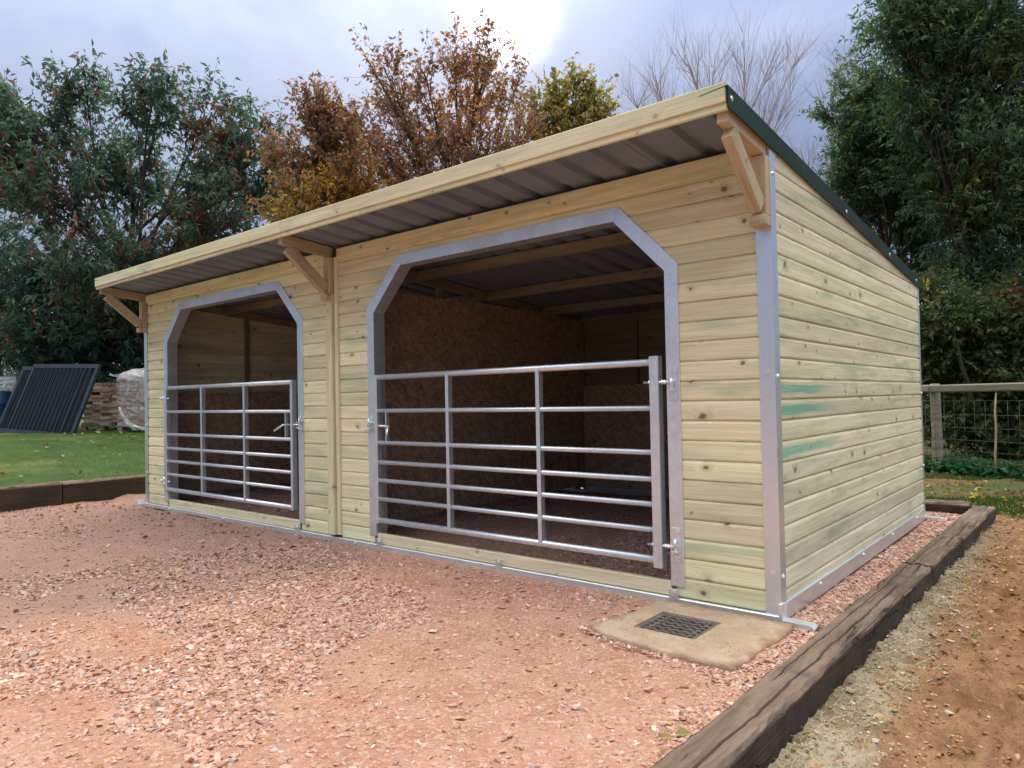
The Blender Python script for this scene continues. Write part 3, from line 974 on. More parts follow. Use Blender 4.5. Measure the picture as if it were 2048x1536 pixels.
def field_gate(xh, xl, ups, label, s):
    """xh hinge side, xl latch side, s=+1 when the hinges are on the +X side"""
    g = thing('field_gate', label, 'gate', ((xh + xl) / 2, 0.0, 0.15), 'gates of the shelter')
    y = 0.0
    for (z, r_) in BARZ:
        tube('bar', (xh - s * 0.028, y, z), (xl + s * 0.004, y, z - 0.004), r_, 'galvanised', g, 14)
    box('hinge_stile', min(xh, xh - s * 0.058), max(xh, xh - s * 0.058), -0.030, 0.030, 0.150, 1.345, 'galvanised', g, 0.004)
    box('latch_stile', min(xl, xl + s * 0.032), max(xl, xl + s * 0.032), -0.022, 0.030, 0.165, 1.325, 'galvanised', g, 0.003)
    for u in ups:
        box('upright', u - 0.015, u + 0.015, -0.0235, 0.022, 0.186, 1.302, 'galvanised', g, 0.002)
    # sliding latch: guide bar, bolt rod with bent handle
    lx = xl + s * 0.125
    box('latch_guide', lx - 0.006, lx + 0.006, -0.012, 0.020, 0.795, 1.050, 'galvanised', g, 0.001)
    rod = tube('latch_rod', (xl - s * 0.105, -0.004, 0.925), (lx + s * 0.02, -0.004, 0.925), 0.0085, 'zinc_bolt', g, 10)
    tube('latch_handle', (lx + s * 0.02, -0.004, 0.925), (lx + s * 0.085, -0.075, 0.868), 0.0095, 'zinc_bolt', rod, 10, extra=[(lx + s * 0.035, -0.012, 0.920)])
    # hinge eye bolts through the stile
    for z in (1.195, 0.278):
        e = tube('hinge_bolt', (xh - s * 0.100, -0.010, z), (xh + s * 0.075, -0.018, z), 0.0075, 'zinc_bolt', g, 10)
        for xx in (xh - s * 0.066, xh + s * 0.012, xh + s * 0.028):
            bolt(e, (xx, -0.012, z), (s, 0, 0), 0.0135, 0.012, False, 'nut')
        tube('hinge_eye', (xh + s * 0.078, -0.020, z - 0.016), (xh + s * 0.078, -0.020, z + 0.016), 0.016, 'zinc_bolt', e, 12)
    return g


field_gate(-0.648, -3.140, (-1.515, -2.333), 'seven-bar galvanised gate of the bay beside the drain grate, hinged at its right', 1)
field_gate(-6.765, -4.275, (-5.930, -5.090), 'seven-bar galvanised gate of the bay farther from the drain, next to the lawn', -1)
# hinge plates and latch keepers belong to the shelter frame
for (xh, s) in ((-0.648, 1), (-6.765, -1)):
    for z in (1.185, 0.290):
        cx = -0.566 if s > 0 else -6.764
        pl = box('hinge_plate', cx - 0.026, cx + 0.026, -0.0125, -0.0075, z - 0.095, z + 0.095, 'galvanised', shelter, 0.001)
        for dz in (0.07, -0.07):
            bolt(pl, (cx + s * 0.004, -0.0125, z + dz), (0, -1, 0), 0.011, 0.009)
        tube('hinge_pin', (cx, -0.030, z - 0.03), (cx, -0.030, z + 0.035), 0.010, 'zinc_bolt', pl, 10)
        box('pin_tab', cx - 0.02, cx + 0.02, -0.042, -0.0127, z - 0.040, z - 0.030, 'galvanised', pl, 0.001)
for (xk, s) in ((-3.19, 1), (-4.165, -1)):
    kp = box('latch_keeper', xk - 0.020, xk + 0.020, -0.012, -0.0075, 0.865, 1.005, 'galvanised', shelter, 0.001)
    for dz in (0.055, -0.055):
        bolt(kp, (xk, -0.012, 0.935 + dz), (0, -1, 0), 0.009, 0.007)
    for dz in (0.026, -0.026):
        q = timber('keeper_jaw', (xk + s * 0.03, -0.020, 0.925 + dz * 0.8), (xk - s * 0.055, -0.032, 0.925 + dz * 1.5), 0.034, 0.007, 'galvanised', kp, bev=0.001)
    tube('keeper_pin', (xk - s * 0.01, -0.03, 0.90), (xk - s * 0.01, -0.03, 0.985), 0.006, 'zinc_bolt', kp, 8)

# ------------------------------------------------------------------ drain
def h_any(x, y):
    return float(h_yard(np.array([x]), np.array([y]))[0])


# concrete surround, cast on site, with a square hole for the grate
sl = [(-0.705, -0.66), (-0.66, -0.36), (-0.625, -0.055), (-0.2, -0.05), (0.07, -0.052), (0.10, -0.24), (0.085, -0.55), (0.065, -0.80), (-0.2, -0.79), (-0.45, -0.755), (-0.68, -0.70)]
gx0, gx1, gy0, gy1 = -0.520, -0.200, -0.575, -0.270
hole = [(gx0, gy0), (gx0, gy1), (gx1, gy1), (gx1, gy0)]
bm = bmesh.new()


def resample(pts, n):
    P = np.array(pts + [pts[0]])
    L = np.r_[0, np.cumsum(np.linalg.norm(np.diff(P, axis=0), axis=1))]
    t = np.linspace(0, L[-1], n, endpoint=False)
    return np.stack([np.interp(t, L, P[:, 0]), np.interp(t, L, P[:, 1])], 1)


NS_ = 180
O = resample(sl, NS_)
O += 0.030 * np.stack([fbm(O[:, 0] * 9, O[:, 1] * 9, 1, 3, 3), fbm(O[:, 0] * 9 + 50, O[:, 1] * 9, 1, 3, 4)], 1)
hc = np.array([(gx0 + gx1) / 2, (gy0 + gy1) / 2])
ang = np.arctan2(O[:, 1] - hc[1], O[:, 0] - hc[0])
hx, hy = (gx1 - gx0) / 2, (gy1 - gy0) / 2
sq = np.minimum(hx / np.maximum(np.abs(np.cos(ang)), 1e-6), hy / np.maximum(np.abs(np.sin(ang)), 1e-6))
H = hc + np.stack([np.cos(ang), np.sin(ang)], 1) * sq[:, None]
loops = []
for f, z in ((None, -0.10), ('o', -0.075), ('o2', -0.016), (0.97, -0.008), (0.90, -0.006), (0.78, -0.004), (0.65, -0.004), (0.5, -0.004), (0.35, -0.004), (0.22, -0.004), (0.0, -0.004), (0.0, -0.09)):
    if f is None or f == 'o':
        P = O * 1.0 + (O - hc) * 0.03
    elif f == 'o2':
        P = O
    else:
        P = H + (O - H) * f
    zj = z + (0.008 * fbm(P[:, 0], P[:, 1], 5, 4, 8) if isinstance(f, float) and f > 0.2 or f in ('o2', 'o') else 0)
    loops.append(np.c_[P, np.broadcast_to(zj, (NS_,))])
V = np.concatenate(loops)
i = np.arange(len(loops) * NS_).reshape(len(loops), NS_)
F = np.stack([i[:-1], np.roll(i[:-1], -1, 1), np.roll(i[1:], -1, 1), i[1:]], -1).reshape(-1, 4)
slab = put('concrete_surround', fast_mesh('concrete_surround', V, F, 'concrete', smooth=False))
tag(slab, 'rough sandy concrete surround cast round the drain at the shelter corner', 'concrete slab')
grate = thing('drain_grate', 'black drain grate with wavy bars set in the concrete surround', 'drain grate', (-0.36, -0.42, -0.02))
ga, gb, gc, gd = gx0 + 0.004, gx1 - 0.004, gy0 + 0.004, gy1 - 0.004
box('frame_bar', ga, ga + 0.020, gc, gd, -0.030, -0.008, 'cast_iron', grate, 0.002)
box('frame_bar', gb - 0.020, gb, gc, gd, -0.030, -0.008, 'cast_iron', grate, 0.002)
box('frame_bar', ga + 0.0205, gb - 0.0205, gc, gc + 0.016, -0.030, -0.0085, 'cast_iron', grate, 0.002)
box('frame_bar', ga + 0.0205, gb - 0.0205, gd - 0.016, gd, -0.030, -0.0085, 'cast_iron', grate, 0.002)
for x in (ga + 0.05, gb - 0.05):
    box('cross_bar', x - 0.007, x + 0.007, gc + 0.0165, gd - 0.0165, -0.034, -0.012, 'cast_iron', grate, 0.001)
nb = 6
for k in range(nb):
    yk = gc + 0.016 + (k + 0.5) * (gd - gc - 0.032) / nb
    V, F = [], []
    m_ = 40
    for j in range(m_ + 1):
        x = ga + 0.021 + (gb - ga - 0.042) * j / m_
        yy = yk + 0.008 * math.sin(j / m_ * 2 * math.pi * 5.5)
        for (dy, z) in ((-0.0065, -0.032), (0.0065, -0.032), (0.0065, -0.0095), (-0.0065, -0.0095)):
            V.append((x, yy + dy, z))
    for j in range(m_):
        b = j * 4
        F += [(b + q, b + (q + 1) % 4, b + 4 + (q + 1) % 4, b + 4 + q) for q in range(4)]
    put('wavy_bar', mesh('wavy_bar', V, F, 'cast_iron'), grate)
box('pit', gx0 - 0.01, gx1 + 0.01, gy0 - 0.01, gy1 + 0.01, -0.16, -0.092, 'pit_dark', grate, 0)

# ------------------------------------------------------------------ sleepers
def sleeper(p0, p1, w, h, ztop_, label, grp, seed):
    """old squared timber, p0->p1 on plan along its centre line"""
    p0, p1 = Vector((*p0, 0)), Vector((*p1, 0))
    L = (p1 - p0).length
    ns_ = max(8, int(L / 0.03))
    base = [(-w / 2, -h), (-w / 2, -h * .5), (-w / 2, -0.012), (-w / 2 + 0.012, 0.0), (-w / 3, 0), (-w / 6 - 0.006, 0), (-w / 6, -0.5), (-w / 6 + 0.006, 0), (0, 0), (w / 8, 0), (w / 5 - 0.004, 0), (w / 5, -0.5), (w / 5 + 0.004, 0), (w / 2 - 0.014, 0.0), (w / 2, -0.014), (w / 2, -h * .5), (w / 2, -h)]
    m_ = len(base)
    V = np.zeros((ns_ + 1, m_, 3))
    r_ = np.random.default_rng(seed)
    for j, (a, b) in enumerate(base):
        x = np.linspace(0, L, ns_ + 1)
        V[:, j, 0] = x
        crk = b == -0.5
        js = 5 if 4 < j < 8 else (10 if 9 < j < 13 else j)   # both lips of a crack move together
        if crk:
            b = -0.022 * np.clip((fbm(x, x * 0 + j * 3.1 + seed, 0.9, 2, seed + 9) + 0.20) * 4, 0, 1)
        V[:, j, 1] = a + (0.35 if j in (5, 6, 7, 10, 11, 12) else 1.0) * (0.014 * fbm(x, x * 0 + js * 0.35 + seed, 3.0, 4, seed) + 0.008 * fbm(x, x * 0 + js * .9, 16.0, 3, seed + 2))
        V[:, j, 2] = b + (0.012 * fbm(x, x * 0 + js * 0.3 + seed * 3, 2.2, 4, seed + 5) + 0.009 * fbm(x, x * 0 + js, 18.0, 3, seed + 6)) * (1 if crk or b > -h * .9 else 0)
    V[0, :, 0] += 0.006 * r_.random(m_)
    V[-1, :, 0] -= 0.006 * r_.random(m_)
    i = np.arange((ns_ + 1) * m_).reshape(ns_ + 1, m_)
    F = np.stack([i[:-1], i[1:], np.roll(i[1:], -1, 1), np.roll(i[:-1], -1, 1)], -1).reshape(-1, 4)
    faces = [tuple(f) for f in F] + [tuple(i[0]), tuple(i[-1][::-1])]
    me = mesh('railway_sleeper', V.reshape(-1, 3), faces, 'sleeper_wood', smooth=False)
    d = (p1 - p0).normalized()
    mw = Matrix(((d.x, -d.y, 0, p0.x), (d.y, d.x, 0, p0.y), (0, 0, 1, ztop_), (0, 0, 0, 1)))
    o = put('railway_sleeper', me, None, mw)
    return tag(o, label, 'sleeper', grp)


SG = 'old timber sleepers edging the yard'
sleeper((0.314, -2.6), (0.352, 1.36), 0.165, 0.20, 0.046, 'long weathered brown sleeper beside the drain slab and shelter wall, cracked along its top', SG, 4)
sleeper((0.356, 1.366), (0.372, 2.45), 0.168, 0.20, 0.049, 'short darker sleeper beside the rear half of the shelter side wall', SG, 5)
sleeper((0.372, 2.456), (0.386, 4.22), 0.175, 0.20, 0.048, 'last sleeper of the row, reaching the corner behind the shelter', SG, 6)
sleeper((0.292, 4.14), (-3.0, 4.14), 0.17, 0.24, 0.075, 'sleeper lying crosswise behind the shelter, its dark face towards the gravel', SG, 7)
sleeper((-8.30, -0.57), (-8.30, -3.3), 0.20, 0.40, 0.232, 'dark sleeper retaining the lawn, the one reaching the picture edge', SG, 8)
sleeper((-8.31, 2.2), (-8.31, -0.562), 0.20, 0.40, 0.225, 'dark sleeper retaining the lawn, the one meeting the shelter corner', SG, 9)

# ------------------------------------------------------------------ loose stones
def stone_shapes(n, seed):
    """angular crushed-stone chips: convex hulls of a few random points, padded to a common size"""
    r_ = np.random.default_rng(seed)
    out, faces = [], []
    while len(out) < n:
        bm = bmesh.new()
        pts = unit(r_.normal(size=(9, 3))) * r_.uniform(0.75, 1.1, (9, 1)) * np.array([1.0, r_.uniform(0.6, 0.95), r_.uniform(0.35, 0.65)])
        for q in pts:
            bm.verts.new(q)
        ret = bmesh.ops.convex_hull(bm, input=list(bm.verts))
        bmesh.ops.delete(bm, geom=[v for v in bm.verts if not v.link_faces], context='VERTS')
        bm.verts.ensure_lookup_table()
        bm.verts.index_update()
        if len(bm.verts) == 9 and len(bm.faces) == 14:
            out.append(np.array([v.co[:] for v in bm.verts]))
            faces.append(np.array([[v.index for v in f.verts] for f in bm.faces]))
        bm.free()
    return np.array(out), np.array(faces)


def unit(v):
    return v / (np.linalg.norm(v, axis=-1, keepdims=True) + 1e-9)


SHAPES, SFACES = stone_shapes(28, 11)


def scatter_stones(name, xy, size, hf, palette, seed, sink=0.25, mat='stone'):
    r_ = np.random.default_rng(seed)
    n = len(xy)
    si = r_.integers(0, len(SHAPES), n)
    base = SHAPES[si] * size[:, None, None]
    a = r_.uniform(0, 2 * np.pi, n)
    c, s = np.cos(a), np.sin(a)
    tx = r_.normal(0, 0.30, n)
    x = base[:, :, 0] * c[:, None] - base[:, :, 1] * s[:, None]
    y = base[:, :, 0] * s[:, None] + base[:, :, 1] * c[:, None]
    z = base[:, :, 2] + x * tx[:, None]
    gz = hf(xy[:, 0], xy[:, 1]) + size * sink
    V = np.stack([x + xy[:, 0:1], y + xy[:, 1:2], z + gz[:, None]], -1).reshape(-1, 3)
    F = (SFACES[si] + (np.arange(n) * 9)[:, None, None]).reshape(-1, 3)
    pal = np.array([p[:3] for p in palette])
    w = np.array([p[3] for p in palette])
    ci = r_.choice(len(pal), n, p=w / w.sum())
    col = pal[ci] * r_.uniform(0.82, 1.18, (n, 1))
    if hf is h_yard:  # stones there carry the same dampness and shade in their colour
        wet_shade = np.clip((-2.9 - xy[:, 0] + 2.0 * fbm(xy[:, 0], xy[:, 1], 0.7, 3, 77)) / 0.9, 0, 1)
        wet_shade = np.where((xy[:, 1] > 0) & (xy[:, 0] < -0.05), 0.8, wet_shade)  # stones under the roof, darkened in colour for the shade
        col = col * (1 - 0.24 * wet_shade[:, None]) + wet_shade[:, None] * np.array([-0.01, 0.004, 0.012])
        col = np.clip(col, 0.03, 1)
    return put(name, fast_mesh(name, V, F, mat, np.repeat(col, 9, 0)))


PINK = [(0.57, 0.335, 0.26, 5), (0.64, 0.41, 0.335, 4.5), (0.50, 0.275, 0.21, 3), (0.53, 0.29, 0.205, 3), (0.70, 0.51, 0.43, 1.6), (0.52, 0.40, 0.38, 0.6), (0.60, 0.38, 0.18, 0.2), (0.70, 0.63, 0.54, 0.2)]
CX, CY = 1.2867, -3.6297


def in_view(x, y, m=0.06):
    dx, dy = x - CX, y - CY
    fx, fy = -math.sin(yaw), math.cos(yaw)
    dep = dx * fx + dy * fy
    lat = dx * math.cos(yaw) + dy * math.sin(yaw)
    return (dep > 0.6) & (np.abs(lat) < dep * (0.72 + m) + 0.3)


def pts_yard(n, seed, pw=1.0):
    r_ = np.random.default_rng(seed)
    out = []
    tot = 0
    while tot < n:
        # sample by distance from the camera so that near ground is densest
        d = 1.2 + 11.5 * r_.random(60000) ** pw
        a = yaw + r_.uniform(-0.66, 0.66, 60000)
        x, y = CX - d * np.sin(a), CY + d * np.cos(a)
        ok = (x > -8.18) & (x < 0.235) & (y < 3.6) & in_view(x, y)
        ok &= ~((x > -0.72) & (x < 0.11) & (y > -0.82) & (y < 0.02))
        ok &= ~((y > -0.045) & (y < 0.06))
        out.append(np.stack([x[ok], y[ok]], 1))
        tot += ok.sum()
    return np.concatenate(out)[:n]


# denser drifts of loose stone on a compacted bed
p = pts_yard(190000, 61, 0.9)
drift = fbm(p[:, 0], p[:, 1], 0.75, 3, 71)
lane = np.exp(-((p[:, 0] * 0.75 + p[:, 1] * 0.45 + 2.05) / 0.55) ** 2) * 0.35      # stony drift running down the picture
edge = np.exp(-((p[:, 1] + 0.28) / 0.35) ** 2) * 0.22 * (p[:, 0] > -4.4)
side = (p[:, 0] > 0.03) * 0.25
keep = rng.random(len(p)) < np.clip(0.13 + 1.1 * (drift + lane + edge + side - 0.10), 0.12, 0.9)
p = p[keep]
dist = np.hypot(p[:, 0] - CX, p[:, 1] - CY)
size = np.clip(rng.lognormal(math.log(0.0080), 0.50, len(p)), 0.0040, 0.028)
p, size = p[:70000], size[:70000]
q = pts_yard(120000, 62, 0.75)
dr = fbm(q[:, 0], q[:, 1], 0.9, 3, 171) + np.exp(-((q[:, 0] * 0.75 + q[:, 1] * 0.45 + 2.05) / 0.5) ** 2) * 0.25 + np.exp(-((q[:, 1] + 0.3) / 0.3) ** 2) * 0.15 * (q[:, 0] > -4.4)
q = q[(dr > 0.16) & (np.hypot(q[:, 0] - CX, q[:, 1] - CY) < 6.0)][:26000]
p = np.concatenate([p, q])
size = np.concatenate([size, np.clip(rng.lognormal(math.log(0.0125), 0.38, len(q)), 0.006, 0.028)])
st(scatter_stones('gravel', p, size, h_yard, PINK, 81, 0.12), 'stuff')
q = pts_yard(60000, 63, 0.8)
q = q[np.hypot(q[:, 0] - CX, q[:, 1] - CY) < 4.2][:26000]
OCT = np.array([(1, 0, 0), (0, .8, 0), (-1, .1, 0), (0, -.8, .1), (.1, .1, .55), (0, 0, -.5)])
OF = np.array([(0, 1, 4), (1, 2, 4), (2, 3, 4), (3, 0, 4), (1, 0, 5), (2, 1, 5), (3, 2, 5), (0, 3, 5)])
sz_ = rng.uniform(0.0025, 0.0055, len(q))
an = rng.uniform(0, 6.28, len(q))
ox = OCT[None] * (rng.uniform(0.7, 1.3, (len(q), 6, 1)) * sz_[:, None, None])
V = np.stack([ox[:, :, 0] * np.cos(an)[:, None] - ox[:, :, 1] * np.sin(an)[:, None] + q[:, :1], ox[:, :, 0] * np.sin(an)[:, None] + ox[:, :, 1] * np.cos(an)[:, None] + q[:, 1:], ox[:, :, 2] + (h_yard(q[:, 0], q[:, 1]) + sz_ * 0.15)[:, None]], -1).reshape(-1, 3)
pc_ = np.array([c[:3] for c in PINK])[rng.integers(0, 5, len(q))] * rng.uniform(0.75, 1.15, (len(q), 1))
st(put('fine_gravel', fast_mesh('fine_gravel', V, (OF[None] + (np.arange(len(q)) * 6)[:, None, None]).reshape(-1, 3), 'stone', np.repeat(pc_, 6, 0))), 'stuff')
# side strip between shelter and sleepers
n = 5200
sx = rng.uniform(0.02, 0.27, n)
sy = rng.uniform(-0.75, 4.0, n)
k = ~((sx < 0.22) & (sy < 0.05) & (sy > -0.05)) & ~((sx < 0.12) & (sy < -0.05))
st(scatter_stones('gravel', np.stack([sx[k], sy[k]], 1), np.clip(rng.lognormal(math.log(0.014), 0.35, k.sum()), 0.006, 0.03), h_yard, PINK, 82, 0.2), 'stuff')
# stones lapping over the slab edge and a little grit on it
O2 = resample([tuple(v) for v in O], 900)
jit = rng.normal(0, 0.030, 900)
pp = O2 + unit(O2 - hc) * (0.012 + np.abs(jit))[:, None] * np.where(rng.random(900) < 0.75, 1, -0.6)[:, None]
pp = pp[(pp[:, 1] < -0.075)]
st(scatter_stones('gravel', pp, np.clip(rng.lognormal(math.log(0.009), 0.45, len(pp)), 0.004, 0.024), lambda x, y: np.full(len(x), -0.026), PINK, 83, 0.1), 'stuff')
pp = np.stack([rng.uniform(-0.62, 0.04, 150), rng.uniform(-0.72, -0.10, 150)], 1)
pp = pp[~((pp[:, 0] > gx0 - 0.01) & (pp[:, 0] < gx1 + 0.01) & (pp[:, 1] > gy0 - 0.01) & (pp[:, 1] < gy1 + 0.01))]
st(scatter_stones('grit', pp, rng.uniform(0.002, 0.006, len(pp)), lambda x, y: np.full(len(x), -0.003), PINK, 84, 0.1), 'stuff')
# a few bigger stones one can pick out
big = [(-1.77, -1.60), (-2.34, -1.78), (-1.05, -1.55), (-0.62, -1.12), (-1.45, -1.25), (-2.9, -1.9), (-3.3, -1.2), (-1.9, -2.35), (-1.15, -2.15), (-0.55, -1.75), (-0.25, -1.45), (-2.6, -2.5), (-1.55, -2.65), (-0.75, -2.35), (-0.12, -1.15), (-3.6, -2.3), (-4.4, -1.7), (-4.0, -2.9), (-0.95, -0.95), (0.02, -0.98), (0.12, -0.82), (0.16, -0.62), (-2.1, -1.1), (-5.2, -1.2)]
for i, (x, y) in enumerate(big):
    rs = np.random.default_rng(500 + i)
    s = rs.uniform(0.020, 0.036)
    v = SHAPES[i % len(SHAPES)] * s
    c = np.array(PINK[i % 6][:3]) * rs.uniform(0.85, 1.2)
    me = fast_mesh('stone', v, SFACES[i % len(SHAPES)], 'stone', np.repeat(c[None], 9, 0))
    put('stone', me, yard, Matrix.Translation((x, y, h_any(x, y) + s * 0.2)) @ Matrix.Rotation(rs.uniform(0, 6), 4, 'Z'))

# soil side: pale rubble along the sleepers, brown lumps farther out
n = 9000
sx = 0.43 + np.abs(rng.normal(0, 0.20, n))
sy = rng.uniform(-3.4, 4.6, n)
CHALK = [(0.50, 0.43, 0.33, 4), (0.42, 0.33, 0.22, 4), (0.34, 0.24, 0.14, 4), (0.60, 0.56, 0.48, 1.2), (0.36, 0.19, 0.09, 3)]
st(scatter_stones('rubble', np.stack([sx, sy], 1), np.clip(rng.lognormal(math.log(0.006), 0.5, n), 0.003, 0.022), h_soil, CHALK, 91, 0.1), 'stuff')
n = 6500
sx = rng.uniform(0.55, 2.2, n)
sy = rng.uniform(-3.0, 5.2, n)
EARTH = [(0.34, 0.17, 0.075, 6), (0.22, 0.105, 0.048, 5), (0.42, 0.25, 0.13, 4), (0.50, 0.33, 0.23, 1.2), (0.55, 0.47, 0.35, 0.6)]
st(scatter_stones('soil_clods', np.stack([sx, sy], 1), np.clip(rng.lognormal(math.log(0.010), 0.55, n), 0.004, 0.04), h_soil, EARTH, 92, 0.05), 'stuff')

# ------------------------------------------------------------------ leaves and trees
def leaf_mesh(name, pos, dirv_, length, width, cols, seed=0, fold=0.25, mat='leaf'):
    r_ = np.random.default_rng(seed)
    n = len(pos)
    d = dirv_ / (np.linalg.norm(dirv_, axis=1, keepdims=True) + 1e-9)
    rv = r_.normal(size=(n, 3))
    rv[:, 2] = np.abs(rv[:, 2]) + 0.4
    s = np.cross(d, rv)
    s /= np.linalg.norm(s, axis=1, keepdims=True) + 1e-9
    nn = np.cross(s, d)
    L = length[:, None]
    Wd = width[:, None]
    v0 = pos
    v1 = pos + d * L * 0.42 + s * Wd * 0.5 + nn * Wd * fold
    v2 = pos + d * L - nn * L * 0.12
    v3 = pos + d * L * 0.42 - s * Wd * 0.5 + nn * Wd * fold
    V = np.stack([v0, v1, v2, v3], 1).reshape(-1, 3)
    b = (np.arange(n) * 4)[:, None]
    F = np.concatenate([b + np.array([[0, 1, 2]]), b + np.array([[0, 2, 3]])], 1).reshape(-1, 3)
    return fast_mesh(name, V, F, mat, np.repeat(cols, 4, 0))


def unit(v):
    return v / (np.linalg.norm(v, axis=-1, keepdims=True) + 1e-9)


def bez(a, b, c, K):
    t = np.linspace(0, 1, K)[None, :, None]
    return a[:, None] * (1 - t) ** 2 + 2 * b[:, None] * t * (1 - t) + c[:, None] * t ** 2


def make_tree(name, label, cat, base, lobes, seed, trunk_r, per_lobe=8, twigs=7, leaves=9, leaf=(0.10, 0.045), pal=(), patch=None,
              droop=0.5, twig_len=(0.3, 0.8), trunk_h=None, spread=0.9, bark='bark', group=None, twig_r=0.006, upb=0.3, jitter=1.0, twig_mat=None, stems=1):
    r_ = np.random.default_rng(seed)
    t = thing(name, label, cat, base, group)
    base = np.array(base, float)
    Lb = np.array(lobes, float)
    C_, Rr = Lb[:, :3], Lb[:, 3]
    top = C_[:, 2].max()
    cen = np.average(C_, axis=0, weights=Rr ** 2)
    th = trunk_h or (top - base[2]) * 0.75
    # trunk
    paths, rads = [], []
    K = 8
    for s_ in range(stems):
        off = r_.normal(0, 0.25, 3) * (s_ > 0)
        off[2] = 0
        tz = np.linspace(0, 1, K)
        px = base[0] + off[0] + (cen[0] - base[0]) * tz ** 1.5 + r_.normal(0, 0.05, K) * tz + off[0] * 2 * tz
        py = base[1] + off[1] + (cen[1] - base[1]) * tz ** 1.5 + r_.normal(0, 0.05, K) * tz + off[1] * 2 * tz
        pz = base[2] - 0.15 + (th + 0.15) * tz
        paths.append(np.stack([px, py, pz], 1))
        rads.append(trunk_r * (1 - 0.85 * tz) * (1 + 0.5 * np.exp(-tz * 12)))
    trunk = np.array(paths)
    # main limbs to each lobe
    nl = len(Lb)
    si = r_.integers(0, stems, nl)
    hfrac = np.clip(((C_[:, 2] - base[2]) / th) * r_.uniform(0.35, 0.7, nl), 0.10, 0.95)
    kk = hfrac * (K - 1)
    k0 = np.floor(kk).astype(int)
    fr = (kk - k0)[:, None]
    start = trunk[si, k0] * (1 - fr) + trunk[si, np.minimum(k0 + 1, K - 1)] * fr
    mid = (start + C_) / 2 + np.array([0, 0, 0.15]) * np.linalg.norm(C_ - start, axis=1, keepdims=True) + r_.normal(0, 0.12, (nl, 3))
    limbs = bez(start, mid, C_, K)
    lr = np.linspace(1, 0.22, K)[None] * np.clip(trunk_r * 0.42 * (Rr / Rr.max())[:, None] ** 0.5, 0.012, 1)
    V1, F1 = tubes(np.concatenate([trunk, limbs]), np.concatenate([np.array(rads), lr]), 7)
    put('trunk', fast_mesh('trunk', V1, F1, bark, smooth=True), t)
    # branchlets
    cnt = np.maximum(2, np.round(per_lobe * (Rr / Rr.mean()) ** 1.6)).astype(int)
    li = np.repeat(np.arange(nl), cnt)
    M = len(li)
    u = unit(r_.normal(size=(M, 3)))
    u[:, 2] = u[:, 2] * 0.9 + 0.15
    rad = Rr[li] * r_.uniform(0.35, 1.05, M) ** 0.6 * (1 + jitter * 0.18 * r_.normal(size=M))
    end = C_[li] + u * rad[:, None]
    ts = r_.uniform(0.45, 0.98, M)
    ki = ts * (K - 1)
    a0 = np.floor(ki).astype(int)
    ff = (ki - a0)[:, None]
    st_ = limbs[li, a0] * (1 - ff) + limbs[li, np.minimum(a0 + 1, K - 1)] * ff
    md = (st_ + end) / 2 + r_.normal(0, 0.08, (M, 3)) * Rr[li][:, None] + np.array([0, 0, 0.08])
    br = bez(st_, md, end, 5)
    brr = np.linspace(1, 0.35, 5)[None] * np.full((M, 1), twig_r * 2.0)
    # twigs
    T = M * twigs
    bi = np.repeat(np.arange(M), twigs)
    tt = r_.uniform(0.25, 1.0, T)
    kq = tt * 4
    q0 = np.minimum(np.floor(kq).astype(int), 3)
    fq = (kq - q0)[:, None]
    tp = br[bi, q0] * (1 - fq) + br[bi, q0 + 1] * fq
    bd = unit(br[bi, -1] - br[bi, 0])
    out = unit(tp - C_[li[bi]])
    dd = unit(0.5 * bd + 0.45 * out * spread + 0.75 * unit(r_.normal(size=(T, 3))) + np.array([0, 0, upb]))
    tl = r_.uniform(twig_len[0], twig_len[1], T)
    te = tp + dd * tl[:, None]
    tm = (tp + te) / 2 + r_.normal(0, 0.03, (T, 3)) + np.array([0, 0, 0.04])
    tw = bez(tp, tm, te, 3)
    twr = np.linspace(1, 0.4, 3)[None] * np.full((T, 1), twig_r * 0.7)
    V2, F2 = tubes(br, brr, 4)
    V3, F3 = tubes(tw[:, [0, 2]], twr[:, [0, 2]], 3) if leaves else tubes(tw, twr, 3)
    bo = put('branches', fast_mesh('branches', np.concatenate([V2, V3]), np.concatenate([F2, F3 + len(V2)]), twig_mat or bark, smooth=True), t)
    if leaves:
        N = T * leaves
        ti = np.repeat(np.arange(T), leaves)
        tq = r_.uniform(0.05, 1.05, N)
        q = tq[:, None]
        P = tw[ti, 0] * (1 - q) ** 2 + 2 * tm[ti] * q * (1 - q) + tw[ti, 2] * q ** 2
        ld = unit(0.55 * dd[ti] + 0.85 * unit(r_.normal(size=(N, 3))) + np.array([0, 0, -droop]))
        ll = leaf[0] * r_.uniform(0.45, 1.4, N)
        lw = leaf[1] * r_.uniform(0.7, 1.2, N) * ll / leaf[0]
        pal_ = np.array([c[:3] for c in pal])
        w = np.array([c[3] for c in pal])
        ci = r_.choice(len(pal_), T, p=w / w.sum())          # one colour per twig ...
        cj = r_.choice(len(pal_), N, p=w / w.sum())          # ... with some stray leaves
        pick = np.where(r_.random(N) < 0.35, cj, ci[ti])
        col = pal_[pick]
        if patch:
            for (px_, py_, pz_, pr_, pc, pa) in patch:
                dist_ = np.linalg.norm(P - np.array([px_, py_, pz_]), axis=1) / pr_
                m_ = r_.random(N) < pa * np.clip(1.6 - dist_, 0, 1)
                col[m_] = np.array(pc)
        col = col * r_.uniform(0.7, 1.3, (N, 1))
        put('crown', leaf_mesh('crown', P, ld, ll, lw, col, seed + 1), t)
    return t


